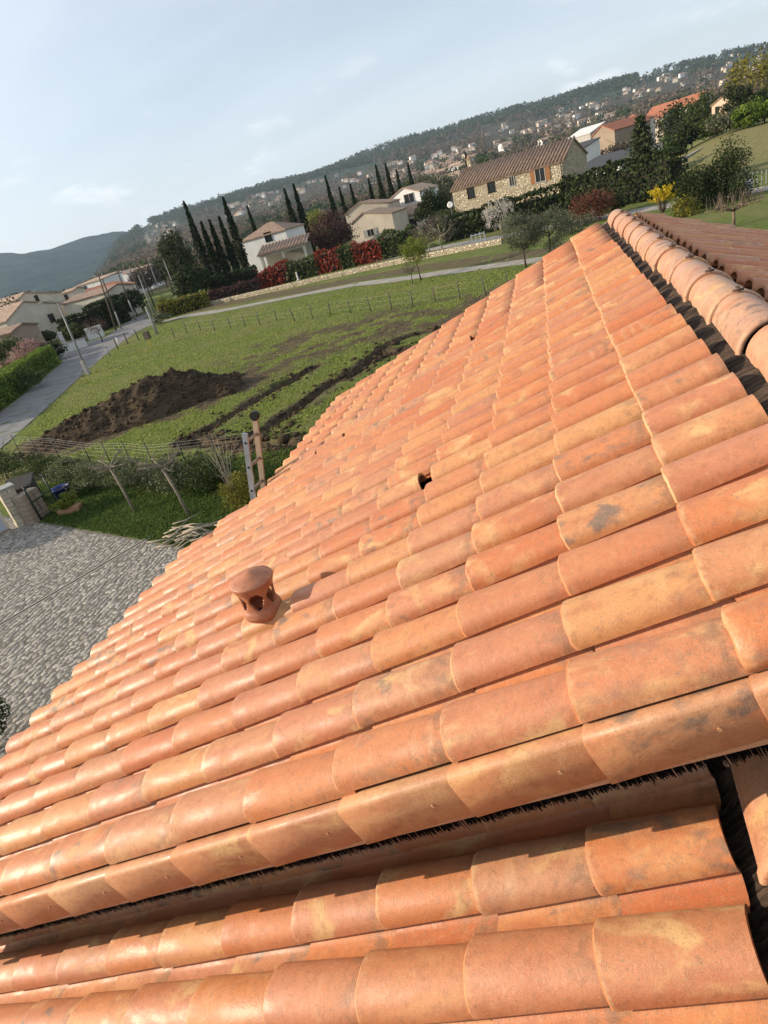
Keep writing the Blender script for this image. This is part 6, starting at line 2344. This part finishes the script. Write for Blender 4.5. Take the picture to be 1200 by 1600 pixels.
def pollard(base, h, label, lean):
    t = thing('fruit_tree', base, label, 'tree')
    mb = MB()
    kx = [np.array([0, 0, -0.05]), np.array([lean[0] * 0.35, lean[1] * 0.35, h * 0.35]), np.array([lean[0], lean[1], h * 0.72])]
    mb.tube(kx, [0.055, 0.045, 0.05], 7)
    for k in range(8):
        a = 2 * math.pi * k / 8 + rng.normal(0, 0.25)
        l_ = rng.uniform(0.5, 0.95)
        e = kx[2] + np.array([math.cos(a) * l_, math.sin(a) * l_, rng.uniform(0.05, 0.4)])
        md = (kx[2] + e) / 2 + np.array([0, 0, rng.uniform(-0.05, 0.12)])
        mb.tube([kx[2], md, e], [0.034, 0.026, 0.018], 6)
        for j in range(3):
            d_ = np.array([rng.normal(0, 0.22), rng.normal(0, 0.22), rng.uniform(0.15, 0.5)])
            s0 = md + (e - md) * rng.uniform(0.3, 1)
            mb.tube([s0, s0 + d_ * 0.5 + rng.normal(0, 0.03, 3), s0 + d_], [0.014, 0.010, 0.005], 5, cap=False)
    mb.build('trunk', M['fruitbark'], t)
    return t


pollard(G(211, 800), 2.3, 'left pollarded fruit tree leaning in the garden', (-0.35, 0.25))
pollard(G(296, 806), 2.3, 'right pollarded fruit tree leaning in the garden', (-0.35, 0.2))
# bare shoots left of the ladder
t = thing('bare_shrub', G(365, 770), 'bare upright twiggy shrub just left of the ladder', 'shrub')
mb = MB()
for k in range(16):
    a = rng.uniform(0, 2 * math.pi)
    l_ = rng.uniform(1.2, 2.3)
    e = np.array([math.cos(a) * rng.uniform(0.1, 0.7), math.sin(a) * rng.uniform(0.1, 0.6), l_])
    mb.tube([(0, 0, -0.02), e * np.array([0.35, 0.35, 0.5]), e], [0.016, 0.011, 0.004], 5, cap=False)
    mb.tube([e * 0.55, e * 0.55 + np.array([rng.normal(0, 0.25), rng.normal(0, 0.25), 0.5])], [0.008, 0.003], 4, cap=False)
mb.build('stems', M['palebark'], t)
# heap of pruned branches
t = thing('branch_pile', G(303, 838), 'pile of pale pruned branches at the cobble edge', 'branch pile')
for k in range(46):
    a = rng.normal(0.25, 0.45)
    l_ = rng.uniform(0.5, 1.3)
    c_ = np.array([rng.normal(0, 0.45), rng.normal(0, 0.28), abs(rng.normal(0.14, 0.10))])
    d_ = np.array([math.cos(a), math.sin(a), rng.normal(0.05, 0.12)]) * l_ / 2
    m_ = rng.normal(0, 0.06, 3)
    MB().tube([c_ - d_, c_ + m_, c_ + d_], [0.022, 0.018, 0.007], 5).build('branch', M['palebark'], t)

# gate pillars, gate, bin, tub, pot
wd = unit(np.array([-0.55, -0.85]))
pb = G(38, 818)
ang_w = math.atan2(wd[1], wd[0])
t = thing('stone_gate_pillar', pb, 'stacked pale stone gate pillar at the left edge', 'pillar', None, ang_w)
z = 0.0
for k in range(9):
    hgt = 0.175 + rng.normal(0, 0.012)
    for sgn in (-1, 1):
        MB().box((sgn * 0.13 + rng.normal(0, 0.006), rng.normal(0, 0.006), z + hgt / 2), (0.25, 0.5 + rng.normal(0, 0.01), hgt - 0.012)).build('stone_block', M['rubble_pale'] if 'rubble_pale' in M else M['pale_wall'], t)
    z += hgt
MB().box((0, 0, z + 0.04), (0.62, 0.6, 0.08)).build('coping', M['concrete'], t)
t = thing('stone_wall_end', G(62, 812), 'low darker rubble stone wall end beside the green gate', 'wall', None, ang_w + 0.5)
z = 0.0
for k in range(6):
    hgt = 0.19 + rng.normal(0, 0.015)
    for j in range(3):
        MB().box(((j - 1) * 0.27 + rng.normal(0, 0.01), rng.normal(0, 0.012), z + hgt / 2), (0.25 + rng.normal(0, 0.015), 0.42, hgt - 0.015)).build('stone_block', M['brown_wall'], t)
    z += hgt
gp = pb + np.array([*(wd * 0.35), 0])
t = thing('garage_gate', gp, 'pale grey blue gate panel in brown frame at left edge', 'gate', None, ang_w)
MB().box((1.7, -0.02, 0.85), (2.9, 0.06, 1.5)).build('panel', M['gatepanel'] if 'gatepanel' in M else M['white'], t)
for (c_, d_) in (((0.2, 0, 0.85), (0.10, 0.12, 1.7)), ((3.2, 0, 0.85), (0.10, 0.12, 1.7)), ((1.7, 0, 1.66), (3.1, 0.12, 0.10)), ((1.7, 0, 0.05), (3.1, 0.12, 0.10))):
    MB().box(c_, d_).build('frame_bar', M['pale_wall'] if d_[2] > 1 else M['brown_wall'], t)
g0, g1 = G(66, 814), G(97, 792)
gd = unit((g1 - g0)[:2])
t = thing('green_gate', g0, 'open dark green metal garden gate beside the pillar', 'gate', None, math.atan2(gd[1], gd[0]))
gl = float(np.linalg.norm((g1 - g0)[:2])) * 0.9
for x in (0, gl):
    MB().tube([(x, 0, 0), (x, 0, 1.45)], 0.03, 6).build('post', M['green_metal'], t)
for z in (0.1, 0.8, 1.4):
    MB().tube([(0, 0, z), (gl, 0, z)], 0.02, 6).build('rail', M['green_metal'], t)
for k in range(1, 10):
    MB().tube([(gl * k / 10, 0, 0.1), (gl * k / 10, 0, 1.4)], 0.006, 4).build('bar', M['green_metal'], t)
t = thing('compost_bin', G(48, 790), 'dark timber compost bin behind the green gate', 'bin', None, 0.5)
for k in range(5):
    for (x, y, a, b_) in ((0, -0.45, 0.95, 0.04), (0, 0.45, 0.95, 0.04), (-0.45, 0, 0.04, 0.86), (0.45, 0, 0.04, 0.86)):
        MB().box((x, y, 0.10 + k * 0.19), (a, b_, 0.165)).build('plank', M['darkwood'], t)
MB().box((0, 0, 1.02), (1.1, 1.05, 0.06), [(1, 0, 0), (0, 0.97, 0.24), (0, -0.24, 0.97)]).build('lid', M['darkwood'], t)
t = thing('blue_tub', G(104, 782), 'blue plastic tub standing on the lawn', 'tub', None, 0.4)
MB().lathe((0, 0, 0), [(0.0, 0.02), (0.26, 0.02), (0.33, 0.55), (0.36, 0.56), (0.36, 0.60), (0.31, 0.58), (0.26, 0.30), (0.0, 0.28)], 18).build('shell', M['blue'], t)
MB().lathe((0, 0, 0), [(0.0, 0.50), (0.31, 0.49)], 18).build('soil', M['soil'], t)
t = thing('potted_plant', G(112, 800), 'yellow green plant in a low terracotta trough', 'potted plant', None, 0.3)
MB().box((0, 0, 0.11), (0.75, 0.34, 0.22), taper=1.12).build('trough', M['terracotta'], t)
P = clump_points((0, 0.05, 0.45), (0.55, 0.45, 0.32), 700, 14, 0.4)
V_, F_ = cards(P, 0.07, 2.0, 0.3)
npmesh('foliage', V_, F_, M['lime'], t)

# ================================================================== ladder leaning on the eave
M['alu'] = m_plain('bare_aluminium', (0.34, 0.38, 0.45), 0.35, 0.10, 12, metal=0.7)
M['ladlit'] = m_plain('sunlit_ladder_tone', (0.30, 0.225, 0.165), 0.6, 0.15, 12)  # warm tone of the sunlit side, put into rail and rung colour
ep = roofpt(11.35, 19.5, 0.0)
lad_base = np.array([ep[0] - 1.30, ep[1], 0.0])
lean_v = unit(np.array([1.22, 0, float(ep[2])]))
Ll = (float(ep[2]) + 0.72) / lean_v[2]
t = thing('ladder', lad_base, 'aluminium extension ladder leaning on the eave, top sticking up', 'ladder')
up_ = lean_v
side = unit(np.array([0.10, 1.0, 0]))
fr = np.cross(side, up_)
for s_, ext, mt in ((-0.12, -0.02, 'alu'), (0.12, 0.06, 'ladlit')):
    c0 = side * s_
    e = up_ * (Ll + ext)
    MB().box(c0 + e / 2, (0.024, 0.060, Ll + ext), [side, fr, up_]).build('rail', M[mt], t)
    if s_ < 0:
        for k in range(20):
            zc = 0.3 + 0.28 * k
            if zc < Ll + ext - 0.1:
                MB().tube([c0 + up_ * zc - side * 0.0165, c0 + up_ * zc - side * 0.013], 0.014, 8).build('rung_end', M['asphalt_black'], t)
    else:
        MB().tube([c0 + e - side * 0.03 + up_ * 0.02, c0 + e + side * 0.03 + up_ * 0.02], 0.05, 12).build('end_cap', M['asphalt_black'], t)
for k in range(20):
    zc = 0.3 + 0.28 * k
    if zc < Ll - 0.1:
        MB().tube([up_ * zc - side * 0.115, up_ * zc + side * 0.115], 0.017, 8).build('rung', M['ladlit'], t)

# ================================================================== haze
hz_ = MB().box((0, 1000, 169), (11000, 11000, 342))
n = NT('haze_air')
n.t.nodes.remove(n.b)
pv = n.n('ShaderNodeVolumePrincipled')
pv.inputs['Color'].default_value = (0.66, 0.82, 1.0, 1)
pv.inputs['Density'].default_value = 0.00008
pv.inputs['Anisotropy'].default_value = 0.2
n.t.links.new(pv.outputs[0], n.out.inputs['Volume'])
hb = hz_.build('haze', n.m)
hb['kind'] = 'stuff'
hb['label'] = 'thin bluish air haze over the valley'
